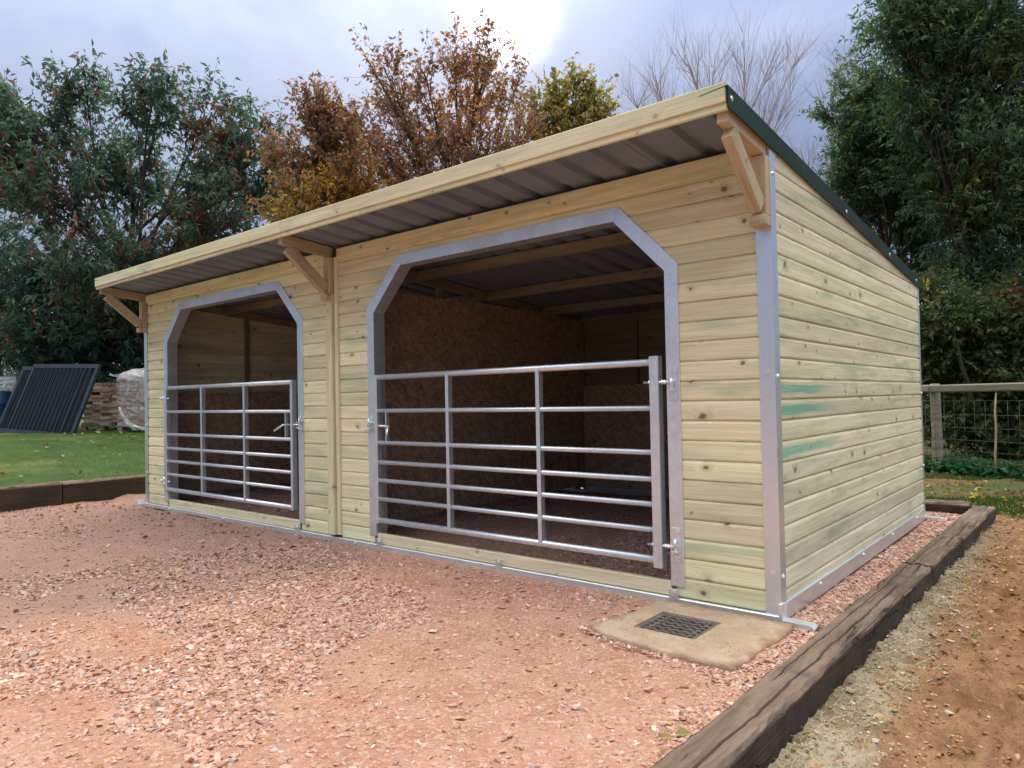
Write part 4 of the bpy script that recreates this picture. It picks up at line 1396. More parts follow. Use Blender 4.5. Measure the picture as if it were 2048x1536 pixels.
L_ = {'CHERRY': [(-18.16, 2.11, 7.87, 0.83), (-17.21, 2.87, 8.92, 0.48), (-17.77, 2.41, 8.58, 0.48), (-16.04, 3.86, 8.17, 0.83), (-15.75, 4.09, 8.76, 0.36), (-14.9, 4.82, 8.09, 0.66), (-15.14, 5.92, 7.91, 0.63), (-16.8, 1.99, 5.78, 1.12), (-17.5, 3.99, 6.83, 1.52), (-15.0, 4.79, 6.24, 1.19), (-14.93, 6.13, 6.89, 0.76), (-19.5, 2.38, 4.61, 1.26), (-15.99, 2.72, 4.19, 1.35), (-16.88, 4.56, 4.8, 1.14), (-14.28, 4.77, 5.04, 0.93), (-18.59, 2.53, 3.03, 1.1), (-17.27, 3.63, 3.12, 0.98), (-19.38, 1.12, 6.71, 1.31), (-20.96, 1.16, 4.52, 1.77), (-18.76, 1.75, 2.64, 0.83), (-19.07, 1.34, 8.13, 0.72), (-16.92, 4.57, 3.28, 1.01), (-14.81, 6.26, 6.01, 0.69), (-15.36, 5.77, 7.16, 0.76), (-18.55, 1.8, 6.92, 0.83), (-15.01, 6.69, 7.82, 0.45)],
      'BROWN': [(-10.99, 6.76, 8.67, 0.51), (-11.69, 7.49, 8.3, 0.6), (-10.26, 7.37, 8.43, 0.45), (-9.74, 7.81, 8.75, 0.51), (-9.09, 8.34, 8.85, 0.56), (-9.33, 8.17, 7.95, 0.67), (-9.03, 9.06, 8.27, 0.46), (-10.73, 7.02, 7.09, 0.79), (-10.75, 8.3, 7.57, 0.95), (-8.69, 7.43, 6.47, 0.84), (-8.62, 8.78, 7.04, 0.51), (-12.05, 7.23, 6.88, 0.83), (-10.51, 7.24, 5.96, 1.01), (-10.24, 8.76, 6.24, 0.95), (-8.46, 8.29, 6.1, 0.65), (-11.59, 6.3, 7.22, 0.45), (-8.39, 9.0, 6.02, 0.56)],
      'ORANGE': [(-10.95, 4.88, 7.28, 0.41), (-10.73, 5.08, 6.86, 0.46), (-10.39, 5.37, 6.35, 0.51), (-11.61, 5.26, 6.51, 0.64), (-10.72, 5.11, 5.64, 0.71), (-11.2, 4.72, 5.25, 0.61), (-10.82, 5.95, 5.64, 0.64), (-12.11, 4.85, 6.2, 0.37), (-10.9, 4.99, 4.83, 0.71), (-11.45, 4.53, 4.75, 0.51)],
      'YELLOW': [(-10.01, 11.49, 8.27, 0.47), (-9.59, 11.83, 8.79, 0.47), (-9.17, 12.17, 9.18, 0.29), (-8.86, 12.43, 9.44, 0.24), (-8.98, 12.35, 8.51, 0.53), (-9.51, 11.92, 7.99, 0.67), (-10.14, 11.41, 7.61, 0.6), (-8.8, 12.52, 7.71, 0.53), (-9.78, 11.66, 9.33, 0.4), (-9.36, 12.0, 9.59, 0.33), (-10.2, 11.32, 8.81, 0.4)],
      'BARE': [(-10.76, 17.3, 11.11, 0.67), (-10.09, 17.84, 11.93, 0.67), (-9.3, 18.48, 12.59, 0.76), (-8.52, 19.13, 12.57, 0.84), (-7.75, 19.78, 12.55, 0.76), (-6.98, 20.43, 12.19, 0.76), (-6.33, 20.97, 12.51, 0.59), (-9.61, 18.28, 10.74, 1.01), (-8.31, 19.35, 10.88, 1.18), (-7.28, 20.22, 10.68, 1.01), (-6.62, 20.76, 11.17, 0.67), (-10.27, 17.74, 10.09, 0.84)],
      'BARE2': [(-4.71, 17.24, 7.52, 0.56), (-5.13, 16.88, 7.95, 0.42), (-4.44, 17.41, 9.62, 0.7), (-4.15, 17.68, 8.49, 0.7), (-4.64, 17.33, 6.25, 0.56), (-4.1, 17.68, 10.31, 0.56)],
      'RIGHT': [(-1.39, 10.25, 7.46, 0.53), (-1.09, 11.15, 7.06, 0.73), (-1.61, 10.08, 6.85, 0.26), (-0.44, 11.03, 7.44, 0.79), (-0.06, 11.37, 6.64, 0.88), (0.43, 11.76, 7.41, 1.05), (-0.85, 12.03, 6.34, 0.85), (0.09, 10.89, 5.32, 0.93), (-1.11, 10.47, 7.8, 0.61), (-0.28, 11.14, 8.48, 1.14), (0.79, 12.11, 6.0, 1.32), (-0.52, 11.69, 4.86, 0.73), (0.28, 11.72, 4.43, 0.79), (-1.16, 11.79, 5.68, 0.57), (0.95, 12.28, 4.42, 1.23), (-1.29, 10.3, 8.51, 0.79), (-0.34, 11.22, 4.01, 0.53), (-0.8, 10.76, 6.74, 0.53), (-0.21, 11.99, 3.67, 0.41), (-1.56, 10.74, 7.9, 0.55), (-0.98, 10.58, 7.45, 0.61), (-0.71, 10.87, 5.07, 0.53), (-0.3, 11.21, 5.33, 0.53), (-0.54, 11.05, 4.19, 0.53), (-0.87, 10.76, 4.29, 0.44), (0.09, 11.55, 4.88, 0.61), (-0.77, 10.88, 3.23, 0.35), (-0.2, 11.36, 2.96, 0.48), (0.24, 11.72, 3.21, 0.53), (-0.51, 11.11, 2.7, 0.39), (-1.16, 10.48, 5.96, 0.44), (-0.95, 10.64, 6.22, 0.44), (-1.41, 11.32, 5.34, 0.42)],
      'RIGHT2': [(-2.47, 11.95, 7.37, 0.46), (-2.34, 12.08, 6.65, 0.56), (-2.66, 11.82, 6.05, 0.36), (-2.04, 12.35, 5.94, 0.71), (-2.45, 12.02, 5.33, 0.51), (-1.83, 12.55, 5.01, 0.61), (-1.46, 12.87, 4.39, 0.56), (-1.79, 12.54, 6.74, 0.61), (-1.2, 13.07, 5.2, 0.71), (-2.62, 11.9, 4.73, 0.31), (-1.09, 13.2, 3.77, 0.41), (-2.88, 11.63, 6.67, 0.25), (-2.19, 12.22, 6.24, 0.61), (-1.69, 13.3, 5.56, 0.63), (-2.68, 11.83, 5.54, 0.41), (-2.09, 12.28, 7.06, 0.51), (-1.35, 14.21, 6.35, 0.65), (-1.48, 12.88, 3.78, 0.36), (-1.9, 12.48, 5.52, 0.51), (-1.69, 12.68, 4.6, 0.51)],
      'SHRUB': [(-0.76, 9.22, 2.23, 0.39), (-0.4, 9.53, 1.83, 0.47), (-0.03, 9.83, 2.21, 0.43), (0.32, 10.13, 1.89, 0.55), (-0.65, 9.73, 1.29, 0.48), (-0.18, 9.73, 1.2, 0.47), (0.3, 10.14, 1.03, 0.55), (-0.74, 9.28, 0.58, 0.39), (-0.26, 9.68, 0.41, 0.43), (0.22, 10.09, 0.32, 0.47), (0.73, 10.49, 1.25, 0.71), (-1.01, 9.81, 1.63, 0.33), (-1.01, 9.53, 2.6, 0.23), (0.22, 10.81, 2.6, 0.37)],
      'FARBUSH': [(-27.02, 3.96, 3.26, 1.01), (-28.06, 3.1, 3.12, 1.52), (-26.39, 4.5, 2.74, 0.84), (-26.86, 4.06, 4.44, 0.84), (-27.27, 3.74, 3.77, 1.01)]}

DKG = [(0.080, 0.152, 0.125, 6), (0.105, 0.182, 0.145, 4), (0.145, 0.20, 0.12, 2), (0.24, 0.11, 0.085, 1.0), (0.32, 0.14, 0.07, 0.6)]
make_tree('cherry_tree', 'broad dark green tree with drooping leaves and reddish tufts above the lawn', 'tree', (-16.6, 4.4, 0.55), L_['CHERRY'], 201, 0.20,
          per_lobe=22, twigs=8, leaves=11, leaf=(0.165, 0.062), pal=DKG, droop=0.75, twig_len=(0.25, 0.85), upb=0.55,
          patch=[(-17.2, 3.1, 5.0, 1.1, (0.19, 0.055, 0.07), 0.55), (-15.3, 4.6, 5.3, 0.9, (0.22, 0.09, 0.045), 0.5), (-14.9, 4.8, 7.6, 0.6, (0.30, 0.11, 0.05), 0.5), (-18.0, 2.2, 6.6, 0.9, (0.26, 0.10, 0.06), 0.4)])
BRN = [(0.34, 0.165, 0.12, 6), (0.30, 0.15, 0.125, 5), (0.42, 0.205, 0.115, 3), (0.55, 0.29, 0.08, 1.6), (0.22, 0.19, 0.08, 0.6)]
make_tree('brown_tree', 'tall tree with sparse brown autumn leaves rising above the middle of the roof', 'tree', (-9.6, 8.3, 0.1), L_['BROWN'], 301, 0.16,
          per_lobe=19, twigs=7, leaves=7, leaf=(0.105, 0.062), pal=BRN, droop=0.55, twig_len=(0.25, 0.75), upb=0.75,
          patch=[(-9.6, 8.2, 7.7, 0.8, (0.58, 0.27, 0.05), 0.75), (-9.2, 8.5, 5.8, 0.8, (0.56, 0.24, 0.05), 0.65), (-10.9, 6.7, 5.5, 0.7, (0.58, 0.29, 0.05), 0.5)])
make_tree('orange_tree', 'orange and russet tree between the dark green tree and the tall brown one', 'tree', (-10.9, 6.0, 0.15), L_['ORANGE'], 401, 0.12,
          per_lobe=20, twigs=9, leaves=11, leaf=(0.11, 0.05), pal=[(0.34, 0.175, 0.125, 5), (0.42, 0.215, 0.115, 3), (0.52, 0.29, 0.10, 1.6), (0.15, 0.16, 0.09, 1.3)], droop=0.7, twig_len=(0.25, 0.6), upb=0.4,
          patch=[(-10.6, 5.3, 5.1, 0.8, (0.62, 0.34, 0.07), 0.8), (-11.2, 4.8, 4.6, 0.8, (0.50, 0.36, 0.07), 0.8), (-11.0, 5.0, 7.0, 0.7, (0.26, 0.12, 0.085), 0.6)])
make_tree('yellow_tree', 'small yellow-green tree showing just above the roof edge', 'tree', (-9.3, 12.4, 0.1), L_['YELLOW'], 501, 0.12,
          per_lobe=17, twigs=7, leaves=9, leaf=(0.11, 0.07), pal=[(0.46, 0.36, 0.09, 4), (0.26, 0.27, 0.09, 4), (0.54, 0.34, 0.08, 2), (0.16, 0.19, 0.08, 1.5)], droop=0.4, twig_len=(0.25, 0.6), upb=0.7)
make_tree('bare_tree', 'large leafless tree with fine reddish twigs behind the roof corner', 'tree', (-8.6, 19.6, 0.0), L_['BARE'], 601, 0.13,
          per_lobe=20, twigs=6, leaves=0, twig_len=(0.5, 1.5), upb=0.9, twig_r=0.0055, bark='twig_bark', jitter=0.5, stems=3)
make_tree('bare_tree', 'thin leafless tree between the roof slope and the evergreen', 'tree', (-4.6, 17.8, 0.0), L_['BARE2'], 651, 0.10,
          per_lobe=13, twigs=7, leaves=0, twig_len=(0.4, 1.1), upb=0.8, twig_r=0.006, bark='twig_bark', jitter=0.5, stems=2)
EVG = [(0.080, 0.150, 0.095, 6), (0.108, 0.185, 0.105, 4), (0.16, 0.225, 0.095, 2.6), (0.28, 0.27, 0.08, 0.6)]
make_tree('overhanging_tree', 'tall dark green feathery tree overhanging the fence, filling the upper corner', 'tree', (-0.2, 11.6, 0.0), L_['RIGHT'], 701, 0.10,
          per_lobe=18, twigs=10, leaves=12, leaf=(0.12, 0.036), pal=EVG, droop=0.45, twig_len=(0.2, 0.6), upb=0.1, stems=3,
          patch=[(-0.5, 10.9, 4.6, 0.5, (0.20, 0.17, 0.03), 0.4), (0.1, 11.0, 6.6, 0.5, (0.16, 0.15, 0.03), 0.3)])
make_tree('evergreen_tree', 'dense dark evergreen beyond the roof slope, in front of the bare twigs', 'tree', (-1.9, 13.4, 0.0), L_['RIGHT2'], 751, 0.09,
          per_lobe=19, twigs=10, leaves=12, leaf=(0.115, 0.037), pal=EVG, droop=0.35, twig_len=(0.2, 0.55), upb=0.2, stems=2)
HDG = [(0.058, 0.105, 0.042, 5), (0.08, 0.125, 0.046, 4), (0.12, 0.145, 0.05, 2), (0.26, 0.22, 0.05, 0.4), (0.10, 0.055, 0.025, 0.8)]
make_tree('tangled_shrub', 'tangled shrubbery with yellowing leaves behind the wire fence', 'shrub', (0.1, 10.0, 0.0), L_['SHRUB'], 801, 0.07,
          per_lobe=27, twigs=8, leaves=10, leaf=(0.09, 0.06), pal=HDG, droop=0.4, twig_len=(0.2, 0.55), stems=6, trunk_h=2.2,
          patch=[(-1.0, 9.2, 2.7, 0.22, (0.40, 0.34, 0.05), 0.8), (0.5, 10.0, 2.6, 0.5, (0.16, 0.06, 0.03), 0.6)])
make_tree('far_bush', 'greyish green bush far behind the lawn at the picture edge', 'bush', (-27, 4.2, 0.6), L_['FARBUSH'], 851, 0.10,
          per_lobe=22, twigs=8, leaves=9, leaf=(0.16, 0.08), pal=[(0.10, 0.12, 0.06, 4), (0.14, 0.15, 0.075, 2), (0.07, 0.09, 0.05, 3)], droop=0.3, stems=4, trunk_h=2)
# hedge at the foot of the cherry tree, closing the view under its crown
hl = [(-19.5 + i * 0.95, 2.6 + i * 0.72 + 0.3 * math.sin(i * 2.1), 1.5 + 0.35 * math.sin(i * 1.7) + 0.5, 1.0) for i in range(9)]
make_tree('laurel_hedge', 'dark leafy hedge behind the brick pallets', 'hedge', (-16.2, 5.4, 0.55), hl + [(a, b, c + 1.3, r) for (a, b, c, r) in hl], 871, 0.08,
          per_lobe=26, twigs=8, leaves=10, leaf=(0.19, 0.09), pal=DKG[:3], droop=0.5, twig_len=(0.25, 0.6), stems=7, trunk_h=2.2)
# woodland edge beyond the fence, behind shelter and shrubs
hl = [(-7.5 + i * 1.5, 15.5 + 0.8 * math.sin(i * 1.3), 1.3 + 0.4 * math.sin(i * 2.3), 1.25) for i in range(9)]
make_tree('wood_edge_hedge', 'low dark hedge at the wood edge behind the fence', 'hedge', (-1.5, 15.5, 0.0), hl, 891, 0.08,
          per_lobe=22, twigs=8, leaves=8, leaf=(0.14, 0.06), pal=HDG[:3], droop=0.4, stems=6, trunk_h=1.6)

# ------------------------------------------------------------------ grass, ivy, fallen leaves
n = 90000
gx = rng.uniform(-20.0, -8.42, n)
gy = rng.uniform(-4.0, 6.0, n)
k = in_view(gx, gy, 0.05)
gx, gy = gx[k], gy[k]
n = len(gx)
hgt = rng.uniform(0.03, 0.095, n) * (1 + 0.5 * fbm(gx, gy, 1.5, 2, 7))
d = np.stack([rng.normal(0, 0.45, n), rng.normal(0, 0.45, n), np.ones(n)], 1)
base = np.stack([gx, gy, h_lawn(gx, gy) - 0.005], 1)
pal = np.array([(0.050, 0.130, 0.018), (0.075, 0.175, 0.024), (0.11, 0.20, 0.035), (0.20, 0.22, 0.07)])
tone = np.clip((fbm(gx, gy, 0.8, 3, 13) + 0.35) / 0.7, 0, 0.999)
ci = np.clip((tone * 3 + rng.normal(0, 0.7, n)).astype(int), 0, 3)
V = np.stack([base + np.array([0.006, 0, 0]), base + np.array([-0.006, 0.003, 0]), base + unit(d) * hgt[:, None]], 1).reshape(-1, 3)
st(put('grass', fast_mesh('grass', V, np.arange(n * 3).reshape(-1, 3), 'blade', np.repeat(pal[ci] * rng.uniform(0.8, 1.25, (n, 1)), 3, 0))), 'stuff')


def flat_leaves(name, x, y, hf, ln, pal, seed, lift=0.012, wr=0.6):
    r_ = np.random.default_rng(seed)
    n = len(x)
    P = np.stack([x, y, hf(x, y) + lift], 1)
    a = r_.uniform(0, 6.28, n)
    d = np.stack([np.cos(a), np.sin(a), r_.normal(0, 0.25, n)], 1)
    p_ = np.array([c[:3] for c in pal])
    w = np.array([c[3] for c in pal])
    c = p_[r_.choice(len(p_), n, p=w / w.sum())] * r_.uniform(0.8, 1.2, (n, 1))
    L = r_.uniform(*ln, n)
    return put(name, leaf_mesh(name, P, d, L, L * wr, c, seed))


LF = [(0.42, 0.37, 0.20, 3), (0.40, 0.32, 0.12, 1), (0.22, 0.12, 0.05, 2), (0.50, 0.46, 0.30, 1)]
x = rng.uniform(-15, -8.6, 170)
y = rng.uniform(-3, 4, 170)
st(flat_leaves('fallen_leaves', x, y, h_lawn, (0.06, 0.11), LF, 911, 0.045), 'stuff')
x = rng.uniform(-1.5, 2.2, 120)
y = 4.5 + np.abs(rng.normal(0.7, 0.9, 120))
st(flat_leaves('fallen_leaves', x, y, h_verge, (0.04, 0.085), [(0.55, 0.47, 0.05, 3), (0.40, 0.32, 0.06, 2), (0.30, 0.16, 0.06, 2), (0.60, 0.55, 0.25, 1)], 912, 0.02), 'stuff')
x = rng.uniform(-1.6, 2.4, 1500)
y = rng.uniform(4.3, 7.6, 1500)
st(flat_leaves('leaf_litter', x, y, h_verge, (0.02, 0.06), [(0.16, 0.09, 0.045, 4), (0.24, 0.15, 0.08, 3), (0.10, 0.06, 0.035, 3), (0.34, 0.28, 0.12, 1)], 915, 0.012), 'stuff')
x = rng.uniform(0.5, 0.95, 26)
y = rng.uniform(1.2, 4.6, 26)
st(flat_leaves('fallen_leaves', x, y, h_soil, (0.03, 0.06), [(0.55, 0.45, 0.05, 3), (0.35, 0.28, 0.07, 2)], 913, 0.012), 'stuff')
x = rng.uniform(-8.0, -3.5, 80)
y = np.abs(rng.normal(0, 0.6, 80)) * -1 - 0.06
st(flat_leaves('fallen_leaves', x, y, h_yard, (0.03, 0.06), [(0.24, 0.11, 0.06, 4), (0.32, 0.17, 0.09, 2), (0.19, 0.09, 0.06, 3)], 914, 0.012), 'stuff')
# thin grass on the verge and ivy along the fence foot
n = 26000
gx, gy = rng.uniform(-1.6, 2.4, n), rng.uniform(4.3, 7.0, n)
k = fbm(gx, gy, 1.1, 3, 17) > -0.12
gx, gy = gx[k], gy[k]
n = len(gx)
d = np.stack([rng.normal(0, 0.5, n), rng.normal(0, 0.5, n), np.ones(n)], 1)
base = np.stack([gx, gy, h_verge(gx, gy) - 0.005], 1)
V = np.stack([base + np.array([0.006, 0, 0]), base + np.array([-0.006, 0.003, 0]), base + unit(d) * rng.uniform(0.02, 0.06, n)[:, None]], 1).reshape(-1, 3)
st(put('grass', fast_mesh('grass', V, np.arange(n * 3).reshape(-1, 3), 'blade', np.repeat(pal[rng.integers(0, 3, n)] * 0.7, 3, 0))), 'stuff')
n = 6500
t_ = rng.uniform(-1.2, 3.2, n)
ix = -0.51 + 0.83 * t_ + rng.normal(0, 0.15, n)
iy = 7.60 - 0.56 * t_ + np.abs(rng.normal(0.0, 0.6, n)) - 0.15
P = np.stack([ix, iy, h_verge(ix, iy) + rng.uniform(0.0, 0.17, n) * np.exp(-((iy - 7.6 + 0.56 * t_) - 0.25) ** 2)], 1)
dd = unit(np.stack([rng.normal(0, 1, n), rng.normal(-0.4, 1, n), rng.normal(-0.1, 0.4, n)], 1))
cc = np.array([(0.018, 0.075, 0.035), (0.030, 0.10, 0.045), (0.045, 0.12, 0.045)])[rng.integers(0, 3, n)] * rng.uniform(0.7, 1.3, (n, 1))
st(put('ivy', leaf_mesh('ivy', P, dd, rng.uniform(0.06, 0.12, n), rng.uniform(0.05, 0.1, n), cc, 921)), 'stuff')
# dry straw strands along the sleepers
n = 1500
sx = 0.44 + np.abs(rng.normal(0, 0.10, n))
sy = rng.uniform(-3.0, 3.6, n)
a = rng.uniform(0, 6.28, n)
L = rng.uniform(0.02, 0.07, n)
p0 = np.stack([sx, sy, h_soil(sx, sy) + 0.006], 1)
p2 = p0 + np.stack([np.cos(a) * L, np.sin(a) * L, rng.uniform(-0.004, 0.02, n)], 1)
V, F = tubes(np.stack([p0, (p0 + p2) / 2 + np.array([0, 0, 0.005]), p2], 1), np.full((n, 3), 0.0011), 3)
st(put('straw', fast_mesh('straw', V, F, 'straw')), 'stuff')
# single leaves lying on gravel and soil
for (x, y, hf, ln, c, lab) in ((0.13, -1.42, h_yard, 0.060, (0.42, 0.40, 0.18), 'pale green leaf lying on the gravel beside the foreground sleeper'), (0.10, -1.47, h_yard, 0.045, (0.50, 0.42, 0.16), 'small yellowish leaf on the gravel by the foreground sleeper'), (0.77, 0.30, h_soil, 0.055, (0.20, 0.34, 0.08), 'green leaf lying on the pale rubble beside the sleepers')):
    z = float(hf(np.array([x]), np.array([y]))[0]) + 0.012
    o = put('fallen_leaf', leaf_mesh('fallen_leaf', np.array([[0., 0, 0]]), np.array([[0.6, 0.5, 0.1]]), np.array([ln]), np.array([ln * .6]), np.array([c]), 5), None, Matrix.Translation((x, y, z)))
    tag(o, lab, 'leaf')

# ------------------------------------------------------------------ fence behind the shelter
fence = thing('wire_fence', 'post-and-rail fence with square wire netting in front of the shrubs', 'fence', (0.0, 7.3, 0.0))
fd = Vector((0.83, -0.558, 0)).normalized()
f0 = Vector((-0.525, 7.6, 0))
posts = (-6.2, -3.1, 0.0, 3.1)
for s in posts:
    q = f0 + fd * s
    pz = h_verge(np.array([q.x]), np.array([q.y]))[0]
    V, F = tubes([[(q.x, q.y, pz - 0.2), (q.x + 0.01, q.y, 0.5), (q.x, q.y, 1.16), (q.x, q.y, 1.215)]], [[0.066, 0.064, 0.062, 0.055]], 14)
    me = mesh('post', V, [tuple(f) for f in F] + [tuple(range(42, 56))], 'fence_wood')
    for pl_ in me.polygons:
        pl_.use_smooth = len(pl_.vertices) == 4
    put('post', me, fence)
for s0, s1 in zip(posts[:-1], posts[1:]):
    a, b = f0 + fd * s0, f0 + fd * s1
    nrm = Vector((fd.y, -fd.x, 0))
    off = nrm * 0.085
    timber('rail', (a.x + off.x, a.y + off.y, 1.145), (b.x + off.x - fd.x * .004, b.y + off.y - fd.y * .004, 1.150), 0.05, 0.105, 'fence_wood', fence, bev=0.016)
wo = Vector((fd.y, -fd.x, 0)) * 0.068
for z in (0.98, 0.80, 0.63, 0.47, 0.33, 0.21, 0.10):
    a, b = f0 + fd * -6.2 + wo, f0 + fd * 3.1 + wo
    tube('wire', (a.x, a.y, z), (b.x, b.y, z), 0.0032, 'fence_wire', fence, 5)
s = -6.1
while s < 3.1:
    a = f0 + fd * s + wo
    tube('wire', (a.x, a.y, 0.05), (a.x, a.y, 0.98), 0.0022, 'fence_wire', fence, 4)
    s += 0.15 if s > -1.2 else 0.6
sap = thing('sapling', 'thin pale sapling stem standing in front of the fence', 'sapling', (0.21, 6.95, 0.0))
tube('stem', (0.209, 6.95, 0.02), (0.235, 7.0, 1.12), 0.014, 'pale_bark', sap, 8, 0.009, extra=[(0.205, 6.96, 0.3), (0.222, 6.97, 0.62), (0.214, 6.98, 0.85)])
# ------------------------------------------------------------------ gate panels leaning on the far side of the lawn
def steel_panel(bl, b, t, label):
    bl, b, t = Vector(bl), Vector(b), Vector(t)
    g = thing('steel_gate_panel', label, 'gate panel', tuple(bl), 'black gate panels on the lawn')
    bu, tu = b.normalized(), t.normalized()
    nrm = bu.cross(tu)
    bw, th_ = b.length, t.length

    def pt(u, v):
        return bl + bu * u + tu * v
    fr = 0.095
    timber('frame_rail', pt(0, fr / 2), pt(bw, fr / 2), 0.06, fr, 'black_paint', g, up=tuple(tu))
    timber('frame_rail', pt(0, th_ - fr / 2), pt(bw, th_ - fr / 2), 0.06, fr, 'black_paint', g, up=tuple(tu))
    timber('frame_stile', pt(fr / 2, fr), pt(fr / 2, th_ - fr), 0.06, fr, 'black_paint', g, up=tuple(bu))
    timber('frame_stile', pt(bw - fr / 2, fr), pt(bw - fr / 2, th_ - fr), 0.06, fr, 'black_paint', g, up=tuple(bu))
    nb_ = 14
    for k in range(nb_):
        u = fr + (bw - 2 * fr) * (k + 0.8) / (nb_ + 0.6)
        timber('slat', pt(u, fr), pt(u, th_ - fr), 0.020, 0.115, 'black_paint', g, up=tuple((bu * 0.25 - nrm * 0.97).normalized()))
    return g


steel_panel((-16.75, 1.136, 0.600), (2.249, 0.511, -0.093), (-0.069, 0.553, 1.4815), 'near black slatted gate panel leaning in front of another on the lawn')
steel_panel((-17.15, 1.05, 0.615), (2.249, 0.511, -0.093), (-0.069, 0.553, 1.43), 'rear black slatted gate panel, mostly hidden behind the near one')

# ------------------------------------------------------------------ brick pallets
BR_ME = []
for i in range(5):
    rs = np.random.default_rng(40 + i)
    me = box_mesh('brick', -0.1055, 0.1055, -0.05, 0.05, -0.0325, 0.0325, 'brick_clay', 0.004)
    for v in me.vertices:
        v.co += Vector(rs.normal(0, 0.002, 3))
    BR_ME.append(me)


def brick_pallet(x, y, z, rot, nx, ny, courses, label, wrap):
    mw0 = Matrix.Translation((x, y, z)) @ Matrix.Rotation(rot, 4, 'Z')
    p = put('brick_pallet', None, None, mw0)
    tag(p, label, 'brick pallet', 'pallets of reclaimed bricks by the hedge')
    bw, bd = nx * 0.215, ny * 0.215
    for k in range(6):
        yy = -bd / 2 + 0.05 + k * (bd - 0.10) / 5
        put('deck_plank', box_mesh('deck_plank', -bw / 2 - 0.04, bw / 2 + 0.04, yy - 0.045, yy + 0.045, 0.085, 0.105, 'pallet_wood', 0.002), p, mw0)
    for xx in (-bw / 2 + 0.03, 0, bw / 2 - 0.03):
        for yy in (-bd / 2 + 0.05, bd / 2 - 0.05):
            put('pallet_block', box_mesh('pallet_block', xx - 0.05, xx + 0.05, yy - 0.045, yy + 0.045, 0.0, 0.084, 'pallet_wood', 0.002), p, mw0)
    rs = random.Random(int(x * 100))
    H_ = 0.106
    for c in range(courses):
        zc_ = H_ + 0.0335 + c * 0.067
        sh = 0.1075 if c % 2 else 0.0
        for i in range(nx):   # front course
            if rs.random() < 0.03:
                continue
            px = -bw / 2 + 0.1075 + i * 0.215 + (sh - 0.054) * 0.5
            m = mw0 @ Matrix.Translation((px + rs.uniform(-.006, .006), -bd / 2 + 0.05 + rs.uniform(-.014, .014), zc_)) @ Matrix.Rotation(rs.uniform(-.05, .05), 4, 'Z')
            put('brick', rs.choice(BR_ME), p, m)
        for s_ in (-1, 1):
            for i in range(ny - 1):
                py = -bd / 2 + 0.215 + i * 0.215
                m = mw0 @ Matrix.Translation((s_ * (bw / 2 - 0.05) + rs.uniform(-.012, .012), py + rs.uniform(-.006, .006), zc_)) @ Matrix.Rotation(math.pi / 2 + rs.uniform(-.05, .05), 4, 'Z')
                put('brick', rs.choice(BR_ME), p, m)
    top = H_ + courses * 0.067
    # hidden core of the stack, laid in courses too, as one mass
    V, F = [], []
    cube = [(-1, -1, -1), (1, -1, -1), (1, 1, -1), (-1, 1, -1), (-1, -1, 1), (1, -1, 1), (1, 1, 1), (-1, 1, 1)]
    cf_ = [(0, 3, 2, 1), (4, 5, 6, 7), (0, 1, 5, 4), (1, 2, 6, 5), (2, 3, 7, 6), (3, 0, 4, 7)]
    for c in range(courses):
        zc_ = H_ + 0.0335 + c * 0.067
        for i in range(nx - 1):
            for j in range(ny * 2 - 2):
                cx_, cy_ = -bw / 2 + 0.215 + i * 0.215, -bd / 2 + 0.16 + j * 0.1075
                b0 = len(V)
                V += [(cx_ + a * 0.104, cy_ + b * 0.05, zc_ + d_ * 0.0325) for a, b, d_ in cube]
                F += [tuple(b0 + q for q in f) for f in cf_]
    core = put('brick_core', mesh('brick_core', V, F, 'brick_clay'), p, mw0)
    core['kind'] = 'stuff'
    if wrap:
        # stretch film: closed sleeve with a domed, gathered top
        n_, rings = 48, 26
        V = np.zeros((rings, n_, 3))
        for r_ in range(rings):
            f = r_ / (rings - 1)
            if f < 0.8:
                zz, sc = 0.12 + (top - 0.02 - 0.12) * f / 0.8, 1.0
            else:
                q = (f - 0.8) / 0.2
                zz, sc = top - 0.02 + 0.25 * math.sin(q * math.pi / 2) ** 0.8, math.cos(q * math.pi / 2 * 0.995)
            for j in range(n_):
                a = 2 * math.pi * j / n_
                ca, sa = math.cos(a), math.sin(a)
                e = 1.0 / max(abs(ca), abs(sa))
                e = min(e, 1.36)
                V[r_, j] = (ca * e * (bw / 2 + 0.03) * sc, sa * e * (bd / 2 + 0.035) * sc, zz)
        wob = fbm(V[:, :, 0] + V[:, :, 1] * .7, V[:, :, 2] * 1.5, 6, 3, 33)
        V[:, :, 0] *= 1 + 0.035 * wob
        V[:, :, 1] *= 1 + 0.035 * wob
        V[22:, :, 2] += 0.05 * fbm(V[22:, :, 0] * 2, V[22:, :, 1] * 2, 3, 3, 35)
        i_ = np.arange(rings * n_).reshape(rings, n_)
        F = np.stack([i_[:-1], np.roll(i_[:-1], -1, 1), np.roll(i_[1:], -1, 1), i_[1:]], -1).reshape(-1, 4)
        put('stretch_wrap', fast_mesh('stretch_wrap', V.reshape(-1, 3), F, 'stretch_wrap', smooth=True), p, mw0)
        # loose tail of film twisted down the front to the ground
        V, F = tubes([[(-bw / 2 + 0.05, -bd / 2 - 0.03, 0.50), (-bw / 2 + 0.16, -bd / 2 - 0.09, 0.32), (-bw / 2 + 0.32, -bd / 2 - 0.15, 0.16), (-bw / 2 + 0.5, -bd / 2 - 0.2, 0.07), (-bw / 2 + 0.8, -bd / 2 - 0.22, 0.05)]], [[0.02, 0.045, 0.05, 0.06, 0.03]], 9)
        put('wrap_tail', fast_mesh('wrap_tail', V, F, 'stretch_wrap', smooth=True), p, mw0)
    return p


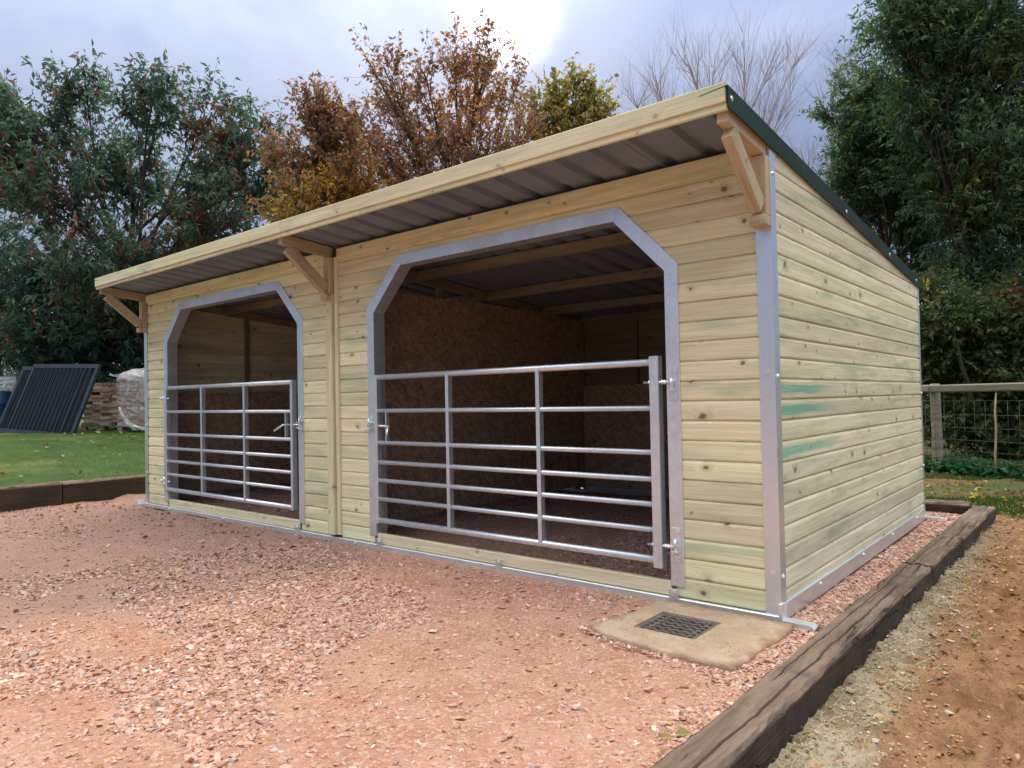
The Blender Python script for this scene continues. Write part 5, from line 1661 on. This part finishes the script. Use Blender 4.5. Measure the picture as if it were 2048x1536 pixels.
brick_pallet(-14.42, 3.20, 0.60, 0.62, 5, 4, 15, 'brick pallet shrouded in clear stretch film beside the shelter corner', True)
brick_pallet(-15.95, 2.95, 0.60, 0.66, 4, 4, 14, 'bare brick pallet between the black gate panels and the film-wrapped pallet', False)
brick_pallet(-19.6, 2.0, 0.62, 0.70, 4, 4, 13, 'half hidden brick pallet behind the leaning gate panels', True)
# white crate with a slot, standing on the hidden pallet
cr = thing('white_crate', 'white slotted crate on top of the hidden brick pallet', 'crate', (-19.75, 2.0, 1.61))
Mc = Matrix.Translation((-19.75, 2.0, 1.61)) @ Matrix.Rotation(0.70, 4, 'Z')
for nm, bx_ in (('base', (-.30, .30, -.2, .2, 0.0, 0.03)), ('back', (-.30, .30, .17, .2, 0.031, 0.30)), ('side', (-.30, -.27, -.2, .169, 0.031, 0.30)), ('side', (.27, .30, -.2, .169, 0.031, 0.30)), ('front_bar', (-.269, .269, -.2, -.17, 0.22, 0.30)), ('front_bar', (-.269, .269, -.2, -.17, 0.031, 0.08))):
    put(nm, box_mesh(nm, *bx_, 'white_paint', 0.003), cr, Mc)
ob = put('loose_brick', BR_ME[0], None, Mc @ Matrix.Translation((0.08, 0, 0.345)))
# blue drum
V, prof_ = [], [(0.0, 0.0), (0.27, 0.0), (0.29, 0.03), (0.29, 0.28), (0.30, 0.30), (0.30, 0.32), (0.29, 0.34), (0.29, 0.60), (0.30, 0.62), (0.30, 0.64), (0.29, 0.66), (0.28, 0.88), (0.26, 0.92), (0.25, 0.92), (0.245, 0.90), (0.0, 0.90)]
F = []
for (r_, z) in prof_:
    for j in range(24):
        a = j * 2 * math.pi / 24
        V.append((r_ * math.cos(a), r_ * math.sin(a), z))
for i in range(len(prof_) - 1):
    for j in range(24):
        F.append((i * 24 + j, i * 24 + (j + 1) % 24, (i + 1) * 24 + (j + 1) % 24, (i + 1) * 24 + j))
tag(ob, 'single orange brick lying on the white crate', 'brick')
dr = thing('blue_drum', 'dark blue plastic drum at the picture edge behind the gate panels', 'drum', (-18.0, 1.35, 0.62))
put('body', mesh('body', V, F, 'blue_plastic', True), dr, Matrix.Translation((-18.05, 1.30, 0.60)))
tube('bung', (-17.93, 1.36, 1.49), (-17.93, 1.36, 1.53), 0.04, 'blue_plastic', dr, 10)
